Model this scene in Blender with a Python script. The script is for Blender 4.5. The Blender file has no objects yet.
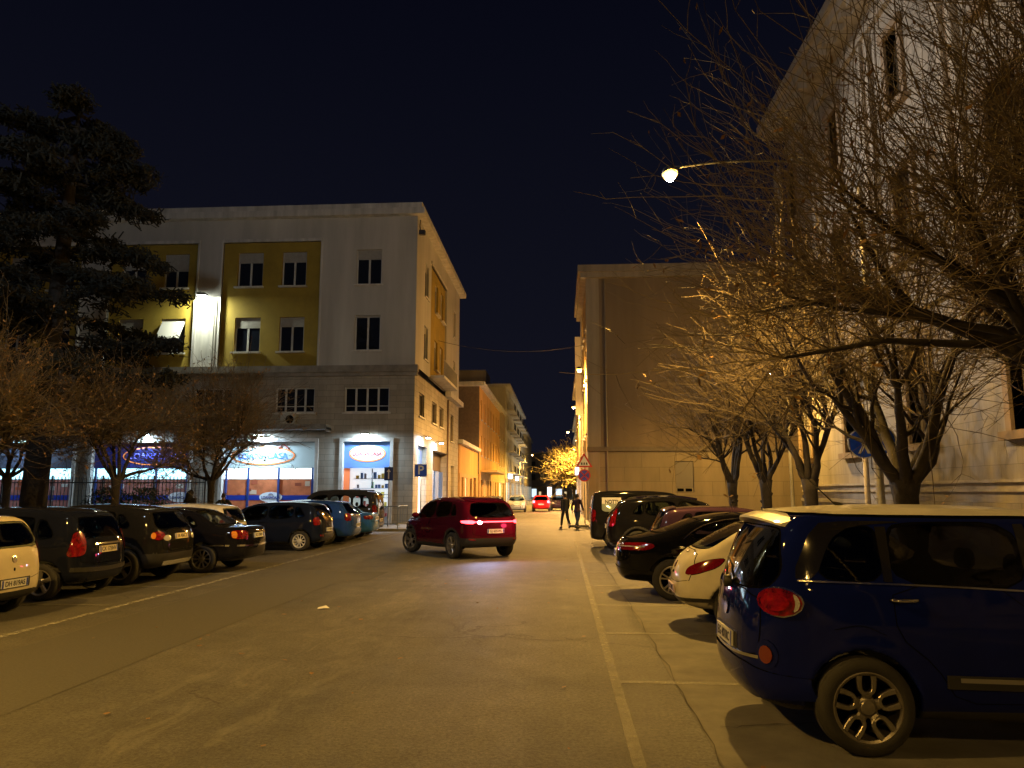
import bpy, bmesh, math, random
import numpy as np
from mathutils import Vector, Matrix, noise
from mathutils.bvhtree import BVHTree
from mathutils.geometry import delaunay_2d_cdt
PI = math.pi
sc = bpy.context.scene
COL = sc.collection
R = math.radians

# ------------------------------------------------------------------ materials
MATS = {}
def mat(name, col, rough=0.6, metal=0.0, coat=0.0, var=0.0, scale=4.0, bump=0.0, bscale=None, emit=None, estr=0.0,
        alpha=1.0, streak=False, spec=0.5, cior=1.5):
    if name in MATS: return MATS[name]
    m = bpy.data.materials.new(name); m.use_nodes = True
    nt = m.node_tree; N = nt.nodes; L = nt.links
    b = N['Principled BSDF']
    b.inputs['Base Color'].default_value = (*col, 1)
    b.inputs['Roughness'].default_value = rough
    b.inputs['Metallic'].default_value = metal
    b.inputs['Coat Weight'].default_value = coat
    b.inputs['Coat Roughness'].default_value = 0.04; b.inputs['Coat IOR'].default_value = cior
    b.inputs['Specular IOR Level'].default_value = spec
    b.inputs['Alpha'].default_value = alpha
    if emit is not None:
        b.inputs['Emission Color'].default_value = (*emit, 1)
        b.inputs['Emission Strength'].default_value = estr
    if var > 0 or bump > 0:
        tc = N.new('ShaderNodeTexCoord'); mp = N.new('ShaderNodeMapping')
        L.new(tc.outputs['Object'], mp.inputs[0])
        if streak: mp.inputs['Scale'].default_value = (1, 1, 0.12)
        n1 = N.new('ShaderNodeTexNoise'); n1.inputs['Scale'].default_value = scale
        n1.inputs['Detail'].default_value = 8; n1.inputs['Roughness'].default_value = 0.62
        L.new(mp.outputs[0], n1.inputs['Vector'])
        if var > 0:
            cr = N.new('ShaderNodeValToRGB')
            cr.color_ramp.elements[0].position = 0.3; cr.color_ramp.elements[1].position = 0.72
            lo = [c*(1-var) for c in col]; hi = [min(1, c*(1+var)) for c in col]
            cr.color_ramp.elements[0].color = (*lo, 1); cr.color_ramp.elements[1].color = (*hi, 1)
            L.new(n1.outputs[0], cr.inputs[0]); L.new(cr.outputs[0], b.inputs['Base Color'])
        if bump > 0:
            n2 = N.new('ShaderNodeTexNoise'); n2.inputs['Scale'].default_value = bscale or scale*8
            n2.inputs['Detail'].default_value = 6
            L.new(tc.outputs['Object'], n2.inputs['Vector'])
            bp = N.new('ShaderNodeBump'); bp.inputs['Strength'].default_value = bump; bp.inputs['Distance'].default_value = 0.02
            L.new(n2.outputs[0], bp.inputs['Height']); L.new(bp.outputs[0], b.inputs['Normal'])
    MATS[name] = m
    return m

def block_mat(name, col, bw, bh, mortar, var=0.2, ms=0.012, rough=0.75, stain=0.35, axis='xz', offs=0.5, bump=0.3):
    """stone blocks: brick texture driven by wall coordinates"""
    if name in MATS: return MATS[name]
    m = bpy.data.materials.new(name); m.use_nodes = True
    nt = m.node_tree; N = nt.nodes; L = nt.links; b = N['Principled BSDF']
    b.inputs['Roughness'].default_value = rough
    tc = N.new('ShaderNodeTexCoord'); sx = N.new('ShaderNodeSeparateXYZ'); cb = N.new('ShaderNodeCombineXYZ')
    L.new(tc.outputs['Object'], sx.inputs[0])
    ad = N.new('ShaderNodeMath'); ad.operation = 'ADD'
    L.new(sx.outputs['X'], ad.inputs[0]); L.new(sx.outputs['Y'], ad.inputs[1])
    L.new(ad.outputs[0], cb.inputs['X']); L.new(sx.outputs['Z'], cb.inputs['Y'])
    br = N.new('ShaderNodeTexBrick'); br.offset = offs
    br.inputs['Scale'].default_value = 1; br.inputs['Brick Width'].default_value = bw; br.inputs['Row Height'].default_value = bh
    br.inputs['Mortar Size'].default_value = ms; br.inputs['Mortar Smooth'].default_value = 0.3
    br.inputs['Color1'].default_value = (*[c*(1-var) for c in col], 1)
    br.inputs['Color2'].default_value = (*[c*(1+var) for c in col], 1)
    br.inputs['Mortar'].default_value = (*mortar, 1)
    L.new(cb.outputs[0], br.inputs['Vector'])
    mp = N.new('ShaderNodeMapping'); mp.inputs['Scale'].default_value = (1, 1, 0.2); L.new(tc.outputs['Object'], mp.inputs[0])
    n1 = N.new('ShaderNodeTexNoise'); n1.inputs['Scale'].default_value = 1.3; n1.inputs['Detail'].default_value = 10; n1.inputs['Roughness'].default_value = .7
    L.new(mp.outputs[0], n1.inputs['Vector'])
    cr = N.new('ShaderNodeValToRGB'); cr.color_ramp.elements[0].position = .3; cr.color_ramp.elements[1].position = .65
    cr.color_ramp.elements[0].color = (1-stain,)*3+(1,); cr.color_ramp.elements[1].color = (1, 1, 1, 1)
    L.new(n1.outputs[0], cr.inputs[0])
    mx = N.new('ShaderNodeMix'); mx.data_type = 'RGBA'; mx.blend_type = 'MULTIPLY'; mx.inputs['Factor'].default_value = 1
    L.new(br.outputs['Color'], mx.inputs['A']); L.new(cr.outputs[0], mx.inputs['B']); L.new(mx.outputs['Result'], b.inputs['Base Color'])
    bp = N.new('ShaderNodeBump'); bp.inputs['Strength'].default_value = bump; bp.inputs['Distance'].default_value = .015; bp.invert = True
    L.new(br.outputs['Fac'], bp.inputs['Height']); L.new(bp.outputs[0], b.inputs['Normal'])
    MATS[name] = m
    return m

def glass_mat(name, tint, dark=0.35, rough=0.03):
    if name in MATS: return MATS[name]
    m = bpy.data.materials.new(name); m.use_nodes = True
    nt = m.node_tree; N = nt.nodes; L = nt.links
    N.remove(N['Principled BSDF']); out = N['Material Output']
    tr = N.new('ShaderNodeBsdfTransparent'); tr.inputs[0].default_value = (*[t*dark for t in tint], 1)
    gl = N.new('ShaderNodeBsdfGlossy'); gl.inputs['Roughness'].default_value = rough; gl.inputs[0].default_value = (1, 1, 1, 1)
    fr = N.new('ShaderNodeFresnel'); fr.inputs[0].default_value = 1.5
    mx = N.new('ShaderNodeMixShader'); L.new(fr.outputs[0], mx.inputs[0]); L.new(tr.outputs[0], mx.inputs[1]); L.new(gl.outputs[0], mx.inputs[2])
    L.new(mx.outputs[0], out.inputs[0]); MATS[name] = m
    return m

def paint(name, col, rough=0.3, metal=0.0):
    return mat('paint_'+name, col, rough=.5, metal=metal*.5, coat=1.0, var=0.12, scale=3.0, spec=0.0, cior=1.32)

M_GLASS = glass_mat('car_glass', (.8, .88, .85), .8)
M_GLASSD = glass_mat('car_glass_privacy', (.5, .5, .55), .35)
M_BLACKP = mat('black_plastic', (.018, .018, .019), .55, bump=.1, scale=60)
M_RUB = mat('rubber', (.022, .021, .02), .8, var=.3, scale=8, bump=.2, bscale=90)
M_SEAM = mat('seam_black', (.004, .004, .004), .9, spec=0)
M_SEAT = mat('seat_fabric', (.03, .03, .032), .9)
M_ALLOY = mat('alloy', (.42, .40, .37), .35, metal=.85, var=.15, scale=9)
M_ALLOYD = mat('alloy_dark', (.12, .12, .12), .4, metal=.8)
M_HUBCAP = mat('hubcap_plastic', (.5, .5, .5), .4, var=.1)
M_CHROME = mat('chrome', (.75, .75, .75), .12, metal=1)
M_RED = mat('tail_lens_red', (.17, .004, .006), .12, coat=1, var=.85, scale=16)
M_REDDK = mat('tail_lens_dark_red', (.16, .004, .006), .1, coat=1, var=.4, scale=45)
M_REDON = mat('tail_lens_lit', (.6, .02, .02), .2, emit=(1, .03, .04), estr=14)
M_REVON = mat('reverse_lamp_lit', (.9, .9, 1), .2, emit=(.5, .62, 1), estr=420)
M_AMBER = mat('lens_amber', (.7, .25, .03), .15, coat=1)
M_CLEAR = mat('lens_clear', (.6, .6, .6), .08, coat=1, metal=.3, var=.3, scale=50)
M_PLATE = mat('plate_white', (.62, .62, .6), .35, var=.06, scale=20)
M_PLATEB = mat('plate_blue', (.02, .05, .35), .4)
M_INK = mat('ink_black', (.01, .01, .012), .5)
M_WHITE = mat('white_enamel', (.78, .78, .76), .4, var=.06)

# ------------------------------------------------------------------ scene helpers
def link(o, parent=None):
    COL.objects.link(o)
    if parent is not None: o.parent = parent
    return o
def tag(o, label=None, cat=None, group=None, kind=None):
    if label: o['label'] = label
    if cat: o['category'] = cat
    if group: o['group'] = group
    if kind: o['kind'] = kind
    return o
def thing(name, label, cat, loc=(0, 0, 0), rz=0, group=None):
    o = bpy.data.objects.new(name, None); o.location = loc; o.rotation_euler = (0, 0, rz); o.empty_display_size = .3
    link(o); return tag(o, label, cat, group)
def sub(name, parent, loc=(0, 0, 0), rot=(0, 0, 0)):
    o = bpy.data.objects.new(name, None); o.location = loc; o.rotation_euler = rot; o.empty_display_size = .1
    return link(o, parent)
def copy_tree(o, parent=None):
    c = o.copy(); COL.objects.link(c)
    if parent is not None: c.parent = parent
    for ch in list(o.children): copy_tree(ch, c)
    return c

class MB:
    def __init__(s): s.v = []; s.f = []; s.m = []; s.mi = 0
    def add(s, vs, fs, mi=None):
        b = len(s.v); s.v += [tuple(v) for v in vs]
        for f in fs: s.f.append(tuple(i+b for i in f)); s.m.append(s.mi if mi is None else mi)
    def box(s, x0, x1, y0, y1, z0, z1, mi=None, fn=None):
        vs = [(x, y, z) for x in (x0, x1) for y in (y0, y1) for z in (z0, z1)]
        if fn: vs = [fn(*v) for v in vs]
        s.add(vs, [(0, 1, 3, 2), (4, 6, 7, 5), (0, 4, 5, 1), (2, 3, 7, 6), (0, 2, 6, 4), (1, 5, 7, 3)], mi)
    def tube(s, pts, rad, n=6, mi=None, cap=True):
        pts = [Vector(p) for p in pts]
        if not hasattr(rad, '__len__'): rad = [rad]*len(pts)
        b = len(s.v); up = None
        for i, p in enumerate(pts):
            t = (pts[min(i+1, len(pts)-1)] - pts[max(i-1, 0)])
            if t.length < 1e-9: t = Vector((0, 0, 1))
            t.normalize()
            if up is None: up = t.orthogonal().normalized()
            else:
                up = up - t*up.dot(t)
                up = up.normalized() if up.length > 1e-6 else t.orthogonal().normalized()
            sd = t.cross(up)
            for k in range(n):
                a = 2*PI*k/n; s.v.append(tuple(p + (up*math.cos(a)+sd*math.sin(a))*rad[i]))
        m = s.mi if mi is None else mi
        for i in range(len(pts)-1):
            for k in range(n):
                a = b+i*n+k; c = b+i*n+(k+1) % n
                s.f.append((a, c, c+n, a+n)); s.m.append(m)
        if cap:
            s.f.append(tuple(b+k for k in range(n))[::-1]); s.m.append(m)
            s.f.append(tuple(b+(len(pts)-1)*n+k for k in range(n))); s.m.append(m)
    def lathe(s, prof, n=32, axis='z', mi=None, o=(0, 0, 0)):
        """prof: list of (r, h); revolve about axis"""
        b = len(s.v)
        for (r, h) in prof:
            for k in range(n):
                a = 2*PI*k/n; c, d = r*math.cos(a), r*math.sin(a)
                p = {'z': (c, d, h), 'y': (c, h, d), 'x': (h, c, d)}[axis]
                s.v.append((p[0]+o[0], p[1]+o[1], p[2]+o[2]))
        m = s.mi if mi is None else mi
        for i in range(len(prof)-1):
            for k in range(n):
                a = b+i*n+k; c = b+i*n+(k+1) % n
                s.f.append((a, c, c+n, a+n)); s.m.append(m)
    def build(s, name, mats, parent=None, smooth=False, loc=None):
        me = bpy.data.meshes.new(name); me.from_pydata(s.v, [], s.f)
        if not isinstance(mats, (list, tuple)): mats = [mats]
        for m in mats: me.materials.append(m)
        if len(mats) > 1: me.polygons.foreach_set('material_index', s.m)
        if smooth: me.polygons.foreach_set('use_smooth', [True]*len(me.polygons))
        me.update()
        o = bpy.data.objects.new(name, me)
        if loc: o.location = loc
        return link(o, parent)

def text_mesh(body, size, ext=0.002, bold=0.0):
    cu = bpy.data.curves.new('txt', 'FONT'); cu.body = body; cu.size = size; cu.extrude = ext; cu.offset = bold
    cu.align_x = 'CENTER'; cu.align_y = 'CENTER'
    o = bpy.data.objects.new('txt', cu); COL.objects.link(o)
    dg = bpy.context.evaluated_depsgraph_get(); me = bpy.data.meshes.new_from_object(o.evaluated_get(dg))
    bpy.data.objects.remove(o); bpy.data.curves.remove(cu)
    return me
def text_obj(name, body, size, material, parent, loc, rot, ext=0.002, bold=0.0, sx=1.0):
    me = text_mesh(body, size, ext, bold); me.materials.clear(); me.materials.append(material)
    o = bpy.data.objects.new(name, me); o.location = loc; o.rotation_euler = rot; o.scale = (sx, 1, 1)
    return link(o, parent)

# ------------------------------------------------------------------ implicit car bodies
def catmull(pts, n=8, closed=False):
    P = [np.array(p, float) for p in pts]; out = []
    m = len(P); rng = range(m) if closed else range(m-1)
    for i in rng:
        p1, p2 = P[i], P[(i+1) % m]
        p0 = P[i-1] if (closed or i > 0) else 2*p1-p2
        p3 = P[(i+2) % m] if (closed or i+2 < m) else 2*p2-p1
        for k in range(n):
            t = k/n
            d1 = max(np.linalg.norm(p1-p0), 1e-4)**.5; d2 = max(np.linalg.norm(p2-p1), 1e-4)**.5; d3 = max(np.linalg.norm(p3-p2), 1e-4)**.5
            m1 = (p2-p1) + d2*((p1-p0)/d1/d1*d1 - (p2-p0)/(d1+d2))*0 + 0
            # centripetal tangents
            t1 = d2*((p1-p0)/d1 - (p2-p0)/(d1+d2) + (p2-p1)/d2)
            t2 = d2*((p2-p1)/d2 - (p3-p1)/(d2+d3) + (p3-p2)/d3)
            h1 = 2*t**3-3*t*t+1; h2 = t**3-2*t*t+t; h3 = -2*t**3+3*t*t; h4 = t**3-t*t
            out.append(h1*p1+h2*t1+h3*p2+h4*t2)
    if not closed: out.append(P[-1])
    return np.array(out)
def poly_sdf(poly, X, Z):
    """signed distance (negative inside) of points to closed polygon"""
    d = np.full(X.shape, 1e9); s = np.ones(X.shape)
    n = len(poly)
    for i in range(n):
        ax, az = poly[i]; bx, bz = poly[(i+1) % n]
        ex, ez = bx-ax, bz-az; wx, wz = X-ax, Z-az
        q = ex*ex+ez*ez
        if q < 1e-12: continue
        t = np.clip((wx*ex+wz*ez)/q, 0, 1)
        dx, dz = wx-ex*t, wz-ez*t
        d = np.minimum(d, dx*dx+dz*dz)
        c1 = Z >= az; c2 = Z < bz; c3 = ex*wz > ez*wx
        flip = (c1 & c2 & c3) | (~c1 & ~c2 & ~c3)
        s = np.where(flip, -s, s)
    return s*np.sqrt(d)
def smax(a, b, k):
    h = np.clip(k-np.abs(a-b), 0, None)/k
    return np.maximum(a, b)+h*h*k*.25

def surface_nets(f, org, h):
    """f 3D array; returns verts, quads"""
    s = f < 0
    nx, ny, nz = f.shape
    c = [s[i:nx-1+i, j:ny-1+j, k:nz-1+k] for i in (0, 1) for j in (0, 1) for k in (0, 1)]
    cnt = sum(x.astype(np.int8) for x in c)
    act = (cnt > 0) & (cnt < 8)
    idx = np.full(act.shape, -1, np.int64); ijk = np.argwhere(act); idx[act] = np.arange(len(ijk))
    acc = np.zeros((len(ijk), 3)); num = np.zeros(len(ijk))
    I, J, K = ijk.T
    for ax in range(3):
        for a in (0, 1):
            for b in (0, 1):
                o0 = [0, 0, 0]; o1 = [0, 0, 0]; oth = [q for q in range(3) if q != ax]
                o0[oth[0]] = o1[oth[0]] = a; o0[oth[1]] = o1[oth[1]] = b; o1[ax] = 1
                f0 = f[I+o0[0], J+o0[1], K+o0[2]]; f1 = f[I+o1[0], J+o1[1], K+o1[2]]
                m = (f0 < 0) != (f1 < 0)
                t = np.where(m, f0/np.where(m, f0-f1, 1), 0)
                p = np.array(o0, float)[None, :]+0*acc; p[:, ax] = t
                acc += p*m[:, None]; num += m
    V = (ijk+acc/num[:, None])*h+np.array(org)
    Q = []
    for ax in range(3):
        sl0 = [slice(1, -1)]*3; sl1 = [slice(1, -1)]*3
        sl0[ax] = slice(0, -1); sl1[ax] = slice(1, None)
        a = s[tuple(sl0)]; b = s[tuple(sl1)]
        oth = [q for q in range(3) if q != ax]
        for sign in (True, False):
            m = (a & ~b) if sign else (~a & b)
            e = np.argwhere(m)
            if not len(e): continue
            e = e+np.array([0 if q == ax else 1 for q in range(3)])
            u = np.zeros(3, int); u[oth[0]] = 1; v = np.zeros(3, int); v[oth[1]] = 1
            g = lambda w: idx[tuple(w.T)]
            q = np.stack([g(e-u-v), g(e-v), g(e), g(e-u)], 1)
            if ax == 1: q = q[:, ::-1]
            if not sign: q = q[:, ::-1]
            Q.append(q)
    return V, np.concatenate(Q)

def mesh_np(name, V, Q, mats, parent=None, mi=None, smooth=True):
    me = bpy.data.meshes.new(name)
    me.vertices.add(len(V)); me.vertices.foreach_set('co', V.astype(np.float32).ravel())
    me.loops.add(len(Q)*4); me.loops.foreach_set('vertex_index', Q.astype(np.int32).ravel())
    me.polygons.add(len(Q)); me.polygons.foreach_set('loop_start', np.arange(0, len(Q)*4, 4, dtype=np.int32))
    me.polygons.foreach_set('loop_total', np.full(len(Q), 4, np.int32))
    for m in mats: me.materials.append(m)
    if mi is not None: me.polygons.foreach_set('material_index', mi.astype(np.int32))
    me.polygons.foreach_set('use_smooth', np.full(len(Q), smooth))
    me.update(calc_edges=True); me.validate()
    o = bpy.data.objects.new(name, me)
    return link(o, parent)

def chaikin(poly, it=2):
    for _ in range(it):
        out = []
        for i in range(len(poly)):
            a, b = np.array(poly[i], float), np.array(poly[(i+1) % len(poly)], float)
            out += [a*.8+b*.2, a*.2+b*.8]
        poly = out
    return [tuple(p) for p in poly]
def resample(poly, s):
    out = []
    for i in range(len(poly)):
        a, b = np.array(poly[i], float), np.array(poly[(i+1) % len(poly)], float)
        L = np.linalg.norm(b-a)
        if L < 1e-5: continue
        k = max(1, int(math.ceil(L/s)))
        for j in range(k): out.append(tuple(a+(b-a)*j/k))
    o2 = [out[0]]
    for p in out[1:]:
        if math.hypot(p[0]-o2[-1][0], p[1]-o2[-1][1]) > s*.25: o2.append(p)
    return o2
def scale_poly(poly, d):
    """grow polygon by about d, using vertex normals"""
    n = len(poly); out = []
    A = sum(poly[i][0]*poly[(i+1) % n][1]-poly[(i+1) % n][0]*poly[i][1] for i in range(n))
    sg = 1 if A > 0 else -1
    for i in range(n):
        a, b = poly[i-1], poly[(i+1) % n]
        tx, tz = b[0]-a[0], b[1]-a[1]; L = math.hypot(tx, tz) or 1
        out.append((poly[i][0]+sg*tz/L*d, poly[i][1]-sg*tx/L*d))
    return out

class Car:
    def __init__(s, name, label, loc, rz, spec, group=None, vox=.026):
        s.sp = spec; s.root = thing(name, label, spec.get('cat', 'car'), loc, rz, group)
        s.L, s.W = spec['L'], spec['W']; s.vox = vox
        s.body()
    def prof_top(s, x):
        return np.interp(x, s.tx, s.tz)
    def body(s):
        sp = s.sp; L, W = s.L, s.W; h = s.vox
        pr = [(x-L/2, z) for x, z in sp['prof']]
        side = catmull(pr, 7)
        s.side = side
        Ht = side[:, 1].max()
        # top curve for queries
        o = []; xm = -9
        for x, z in side:
            if x > xm and z > .5: o.append((x, z)); xm = x
        s.tx = [p[0] for p in o]; s.tz = [p[1] for p in o]
        nr, nf = sp.get('nr', 5.0), sp.get('nf', 3.6)
        xs = np.arange(-L/2-.08, L/2+.08, h); ys = np.arange(-W/2-.08, W/2+.08+h, h); zs = np.arange(.08, Ht+.09, h)
        X, Z = np.meshgrid(xs, zs, indexing='ij')
        X3, Y3, Z3 = np.meshgrid(xs, ys, zs, indexing='ij')
        Ay = np.abs(Y3)/(W/2)
        # side silhouette pulled in toward the edges (plan curvature + roof crown)
        cr = sp.get('crown', .05); pl = sp.get('plan', .09)
        xe = X3+np.sign(X3)*pl*Ay**2*np.clip(np.abs(X3)/(L/2), 0, 1)**2
        ze = Z3+cr*Ay**2*np.clip((Z3-.7)/.5, 0, 1)
        sd = poly_sdf([tuple(p) for p in side], X, Z)
        fx = np.clip((xe-xs[0])/h, 0, len(xs)-1.001); fz = np.clip((ze-zs[0])/h, 0, len(zs)-1.001)
        ix = fx.astype(int); iz = fz.astype(int); tx = fx-ix; tz = fz-iz
        S = (sd[ix, iz]*(1-tx)*(1-tz)+sd[ix+1, iz]*tx*(1-tz)+sd[ix, iz+1]*(1-tx)*tz+sd[ix+1, iz+1]*tx*tz)
        # plan
        th = np.linspace(0, PI/2, 40)
        plan = []
        q1 = [(L/2*math.cos(t)**(2/nf), W/2*math.sin(t)**(2/nf)) for t in th]
        q2 = [(-L/2*math.cos(t)**(2/nr), W/2*math.sin(t)**(2/nr)) for t in th[::-1]]
        top = q1+q2[1:]
        plan = top+[(x, -y) for x, y in top[::-1][1:-1]]
        Xp, Yp = np.meshgrid(xs, ys, indexing='ij')
        P = poly_sdf(plan, Xp, Yp)[:, :, None]
        # section: half width by height
        zb = sp.get('belt', .95); tw = sp.get('tumble', .17)
        sec = [(.12, W/2-.06), (.22, W/2-.035), (.36, W/2-.02), (.5, W/2-.012), (.72, W/2), (.86, W/2-.008), (zb, W/2-.05), (zb+.05, W/2-.075),
               (1.25, W/2-.075-tw*(1.25-zb-.05)/(Ht-zb-.05)*1.0), (Ht, W/2-.075-tw), (Ht+.3, W/2-.12-tw)]
        zc = [a[0] for a in sec]; wc = [a[1] for a in sec]
        hw = np.interp(Z3, zc, wc)
        # arches flare
        arch = np.zeros_like(X)
        wz = sp['R']; s.wx = [-L/2+sp['axles'][0], -L/2+sp['axles'][1]]
        for xw in s.wx:
            dr = np.sqrt((X-xw)**2+(Z-wz)**2)-(sp['R']+.05)
            arch = np.maximum(arch, np.exp(-(np.clip(dr, 0, None)/.07)**2)*sp.get('flare', .022))
        hw = hw+arch[:, None, :]
        Ysd = (np.abs(Y3)-hw)*.95
        f = smax(S, np.broadcast_to(P, S.shape)+0, sp.get('ke', .16))
        f = smax(f, Ysd, sp.get('kr', .13))
        # shoulder crease
        V, Q = surface_nets(f, (xs[0], ys[0], zs[0]), h)
        s.bvh = BVHTree.FromPolygons(V.tolist(), Q.tolist())
        g = f.copy()
        # wheel wells
        for xw in s.wx:
            cyl = np.sqrt((X-xw)**2+(Z-wz)**2)-(sp['R']+.045)
            cyl = np.minimum(cyl, np.maximum(np.abs(X-xw)-(sp['R']+.045), Z-wz))
            c3 = np.maximum(cyl[:, None, :], (W/2-.27)-np.abs(Y3))
            g = np.maximum(g, -c3)
        # cabin
        zc0 = sp.get('cab0', .5)
        inn = np.maximum(f+.055, zc0-Z3)
        inn = np.maximum(inn, (sp['cabx'][0]-L/2)-X3); inn = np.maximum(inn, X3-(sp['cabx'][1]-L/2))
        g = np.maximum(g, -inn)
        s.panes = [[(x-L/2, z) for x, z in p] for p in sp['side_win']]
        for p in s.panes:
            w2 = poly_sdf(chaikin(p), X, Z)+.012
            g = np.maximum(g, -np.maximum(w2[:, None, :], .35-np.abs(Y3)))
        Yg, Zg = np.meshgrid(ys, zs, indexing='ij')
        for key, sgn in (('rear_win', -1), ('front_win', 1)):
            if key in sp:
                p = sp[key]; full = p+[(-y, z) for y, z in p[::-1]]
                w2 = (poly_sdf(chaikin(full), Yg, Zg)+.012)[None]
                lim = sp.get(key+'_x', L/2-1.3 if sgn < 0 else L/2-2.2)
                g = np.maximum(g, -np.maximum(w2, lim-sgn*X3))
        V, Q = surface_nets(g, (xs[0], ys[0], zs[0]), h)
        ctr = V[Q].mean(1)
        mi = np.zeros(len(Q), int)
        x, y, z = ctr.T
        # inner faces dark
        gi = ((x-xs[0])/h).astype(int), ((y-ys[0])/h).astype(int), ((z-zs[0])/h).astype(int)
        deep = f[gi] < -.035
        mi[deep] = 1
        clad = sp.get('clad', .27)
        cm = z < clad
        if sp.get('archclad'):
            for xw in s.wx: cm |= (np.sqrt((x-xw)**2+(z-wz)**2) < sp['R']+.045+.075)
        if 'clad_rear' in sp: cm |= (x < -L/2+.5) & (z < sp['clad_rear'])
        mi[cm & ~deep] = 1
        mesh_np('body', V, Q, [sp['paint'], M_BLACKP], s.root, mi)
    # ---- conforming patches
    def cast(s, o, d):
        h = s.bvh.ray_cast(Vector(o), Vector(d))
        if h[0] is None:
            n = s.bvh.find_nearest(Vector(o)+Vector(d)*3)
            return n[0], n[1]
        n = h[1]
        if n.dot(Vector(d)) > 0: n = -n
        return h[0], n
    def patch(s, name, poly, view, mats, parent=None, off=.004, rim=.012, smooth_it=2, step=.05, flange=0.0, label=None):
        """view: ('side',sgn) uv=(x,z); ('rear',) uv=(y,z); ('front',); ('top',) uv=(x,y); ('corner',sgn,phi,cx,cy) uv=(t,z)"""
        parent = parent or s.root
        pl = chaikin(poly, smooth_it) if smooth_it else poly
        pl = resample(pl, step)
        if view[0] == 'side':
            sg = view[1]; org = lambda u, v: (u, sg*3, v); d = (0, -sg, 0)
        elif view[0] == 'rear': org = lambda u, v: (-5, u, v); d = (1, 0, 0)
        elif view[0] == 'front': org = lambda u, v: (5, u, v); d = (-1, 0, 0)
        elif view[0] == 'top': org = lambda u, v: (u, v, 4); d = (0, 0, -1)
        else:
            _, sg, phi, fr = view
            cx = fr*(s.L/2-.15); cy = sg*(s.W/2-.15)
            do = Vector((fr*math.cos(phi), sg*math.sin(phi), 0)); t = Vector((-fr*math.sin(phi), sg*math.cos(phi), 0))
            org = lambda u, v: tuple(Vector((cx, cy, v))+t*u+do*3); d = tuple(-do)
        def fill(pg, offv):
            n = len(pg)
            us = [p[0] for p in pg]; vs = [p[1] for p in pg]
            pts = [Vector(p) for p in pg]
            gx = np.arange(min(us)+step*.5, max(us), step); gz = np.arange(min(vs)+step*.5, max(vs), step)
            if len(gx) and len(gz):
                GX, GZ = np.meshgrid(gx, gz, indexing='ij'); D = poly_sdf(pg, GX, GZ)
                for a, b in zip(GX[D < -step*.45], GZ[D < -step*.45]): pts.append(Vector((a, b)))
            r = delaunay_2d_cdt(pts, [], [list(range(n))], 1, 1e-6)
            v2, f2 = r[0], r[2]
            out = []; nn = []
            for p in v2:
                P, N = s.cast(org(p.x, p.y), d)
                out.append(P+N*offv); nn.append(N)
            # boundary order
            bo = []
            for p in pg:
                bo.append(min(range(len(v2)), key=lambda i: (v2[i].x-p[0])**2+(v2[i].y-p[1])**2))
            return out, nn, f2, bo
        V, Nn, F, bo = fill(pl, off)
        mb = MB()
        # orientation
        dv = Vector(d)
        def orient(V, F):
            o = []
            for f in F:
                a, b, c = V[f[0]], V[f[1]], V[f[2]]
                o.append(tuple(f) if (b-a).cross(c-a).dot(dv) < 0 else tuple(f)[::-1])
            return o
        mb.add(V, orient(V, F), 0)
        b = len(mb.v)
        rimv = [V[i]-Nn[i]*(off+rim) for i in bo]
        k = len(bo)
        mb.v += [tuple(V[i]) for i in bo]+[tuple(p) for p in rimv]
        for i in range(k):
            j = (i+1) % k
            mb.f.append((b+i, b+j, b+k+j, b+k+i)); mb.m.append(len(mats)-1)
        if flange > 0:
            pf = scale_poly(pl, flange)
            fv = []
            for (u, v) in pf:
                P, N = s.cast(org(u, v), d); fv.append(P+N*min(.0015, off*.5))
            b2 = len(mb.v); iv = [V[i]-Nn[i]*max(0, off-min(.0015, off*.5)) for i in bo]
            mb.v += [tuple(p) for p in iv]+[tuple(p) for p in fv]
            for i in range(k):
                j = (i+1) % k
                mb.f.append((b2+i, b2+j, b2+k+j, b2+k+i)); mb.m.append(len(mats)-1)
        ob = mb.build(name, mats, parent, smooth=True)
        if label: ob['label'] = label
        return ob
    def strip(s, name, pts, view, w, material, parent=None, off=.002, h=.004):
        """thin raised band along a path"""
        sg = view[1] if len(view) > 1 else 1
        path = catmull(pts, 8) if len(pts) > 2 else np.array([np.array(pts[0])+(np.array(pts[1])-np.array(pts[0]))*t for t in np.linspace(0, 1, 12)])
        mb = MB(); rows = []
        for i, p in enumerate(path):
            t = path[min(i+1, len(path)-1)]-path[max(i-1, 0)]; t = t/(np.linalg.norm(t) or 1); nrm = np.array((-t[1], t[0]))
            row = []
            for e in (-1, 1):
                u, v = p+nrm*e*w/2
                o, d = {'side': ((u, sg*3, v), (0, -sg, 0)), 'rear': ((-5, u, v), (1, 0, 0)), 'front': ((5, u, v), (-1, 0, 0)), 'top': ((u, v, 4), (0, 0, -1))}[view[0]]
                P, N = s.cast(o, d); row += [P-N*.002, P+N*(off+h)]
            rows.append([row[0], row[1], row[3], row[2]])
        for r in rows: mb.v += [tuple(p) for p in r]
        for i in range(len(rows)-1):
            for k in range(4):
                a = i*4+k; b = i*4+(k+1) % 4; mb.f.append((a, b, b+4, a+4)); mb.m.append(0)
        n = len(rows)*4
        mb.f += [(0, 1, 2, 3), (n-4, n-3, n-2, n-1)]; mb.m += [0, 0]
        return mb.build(name, material, parent or s.root)
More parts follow.
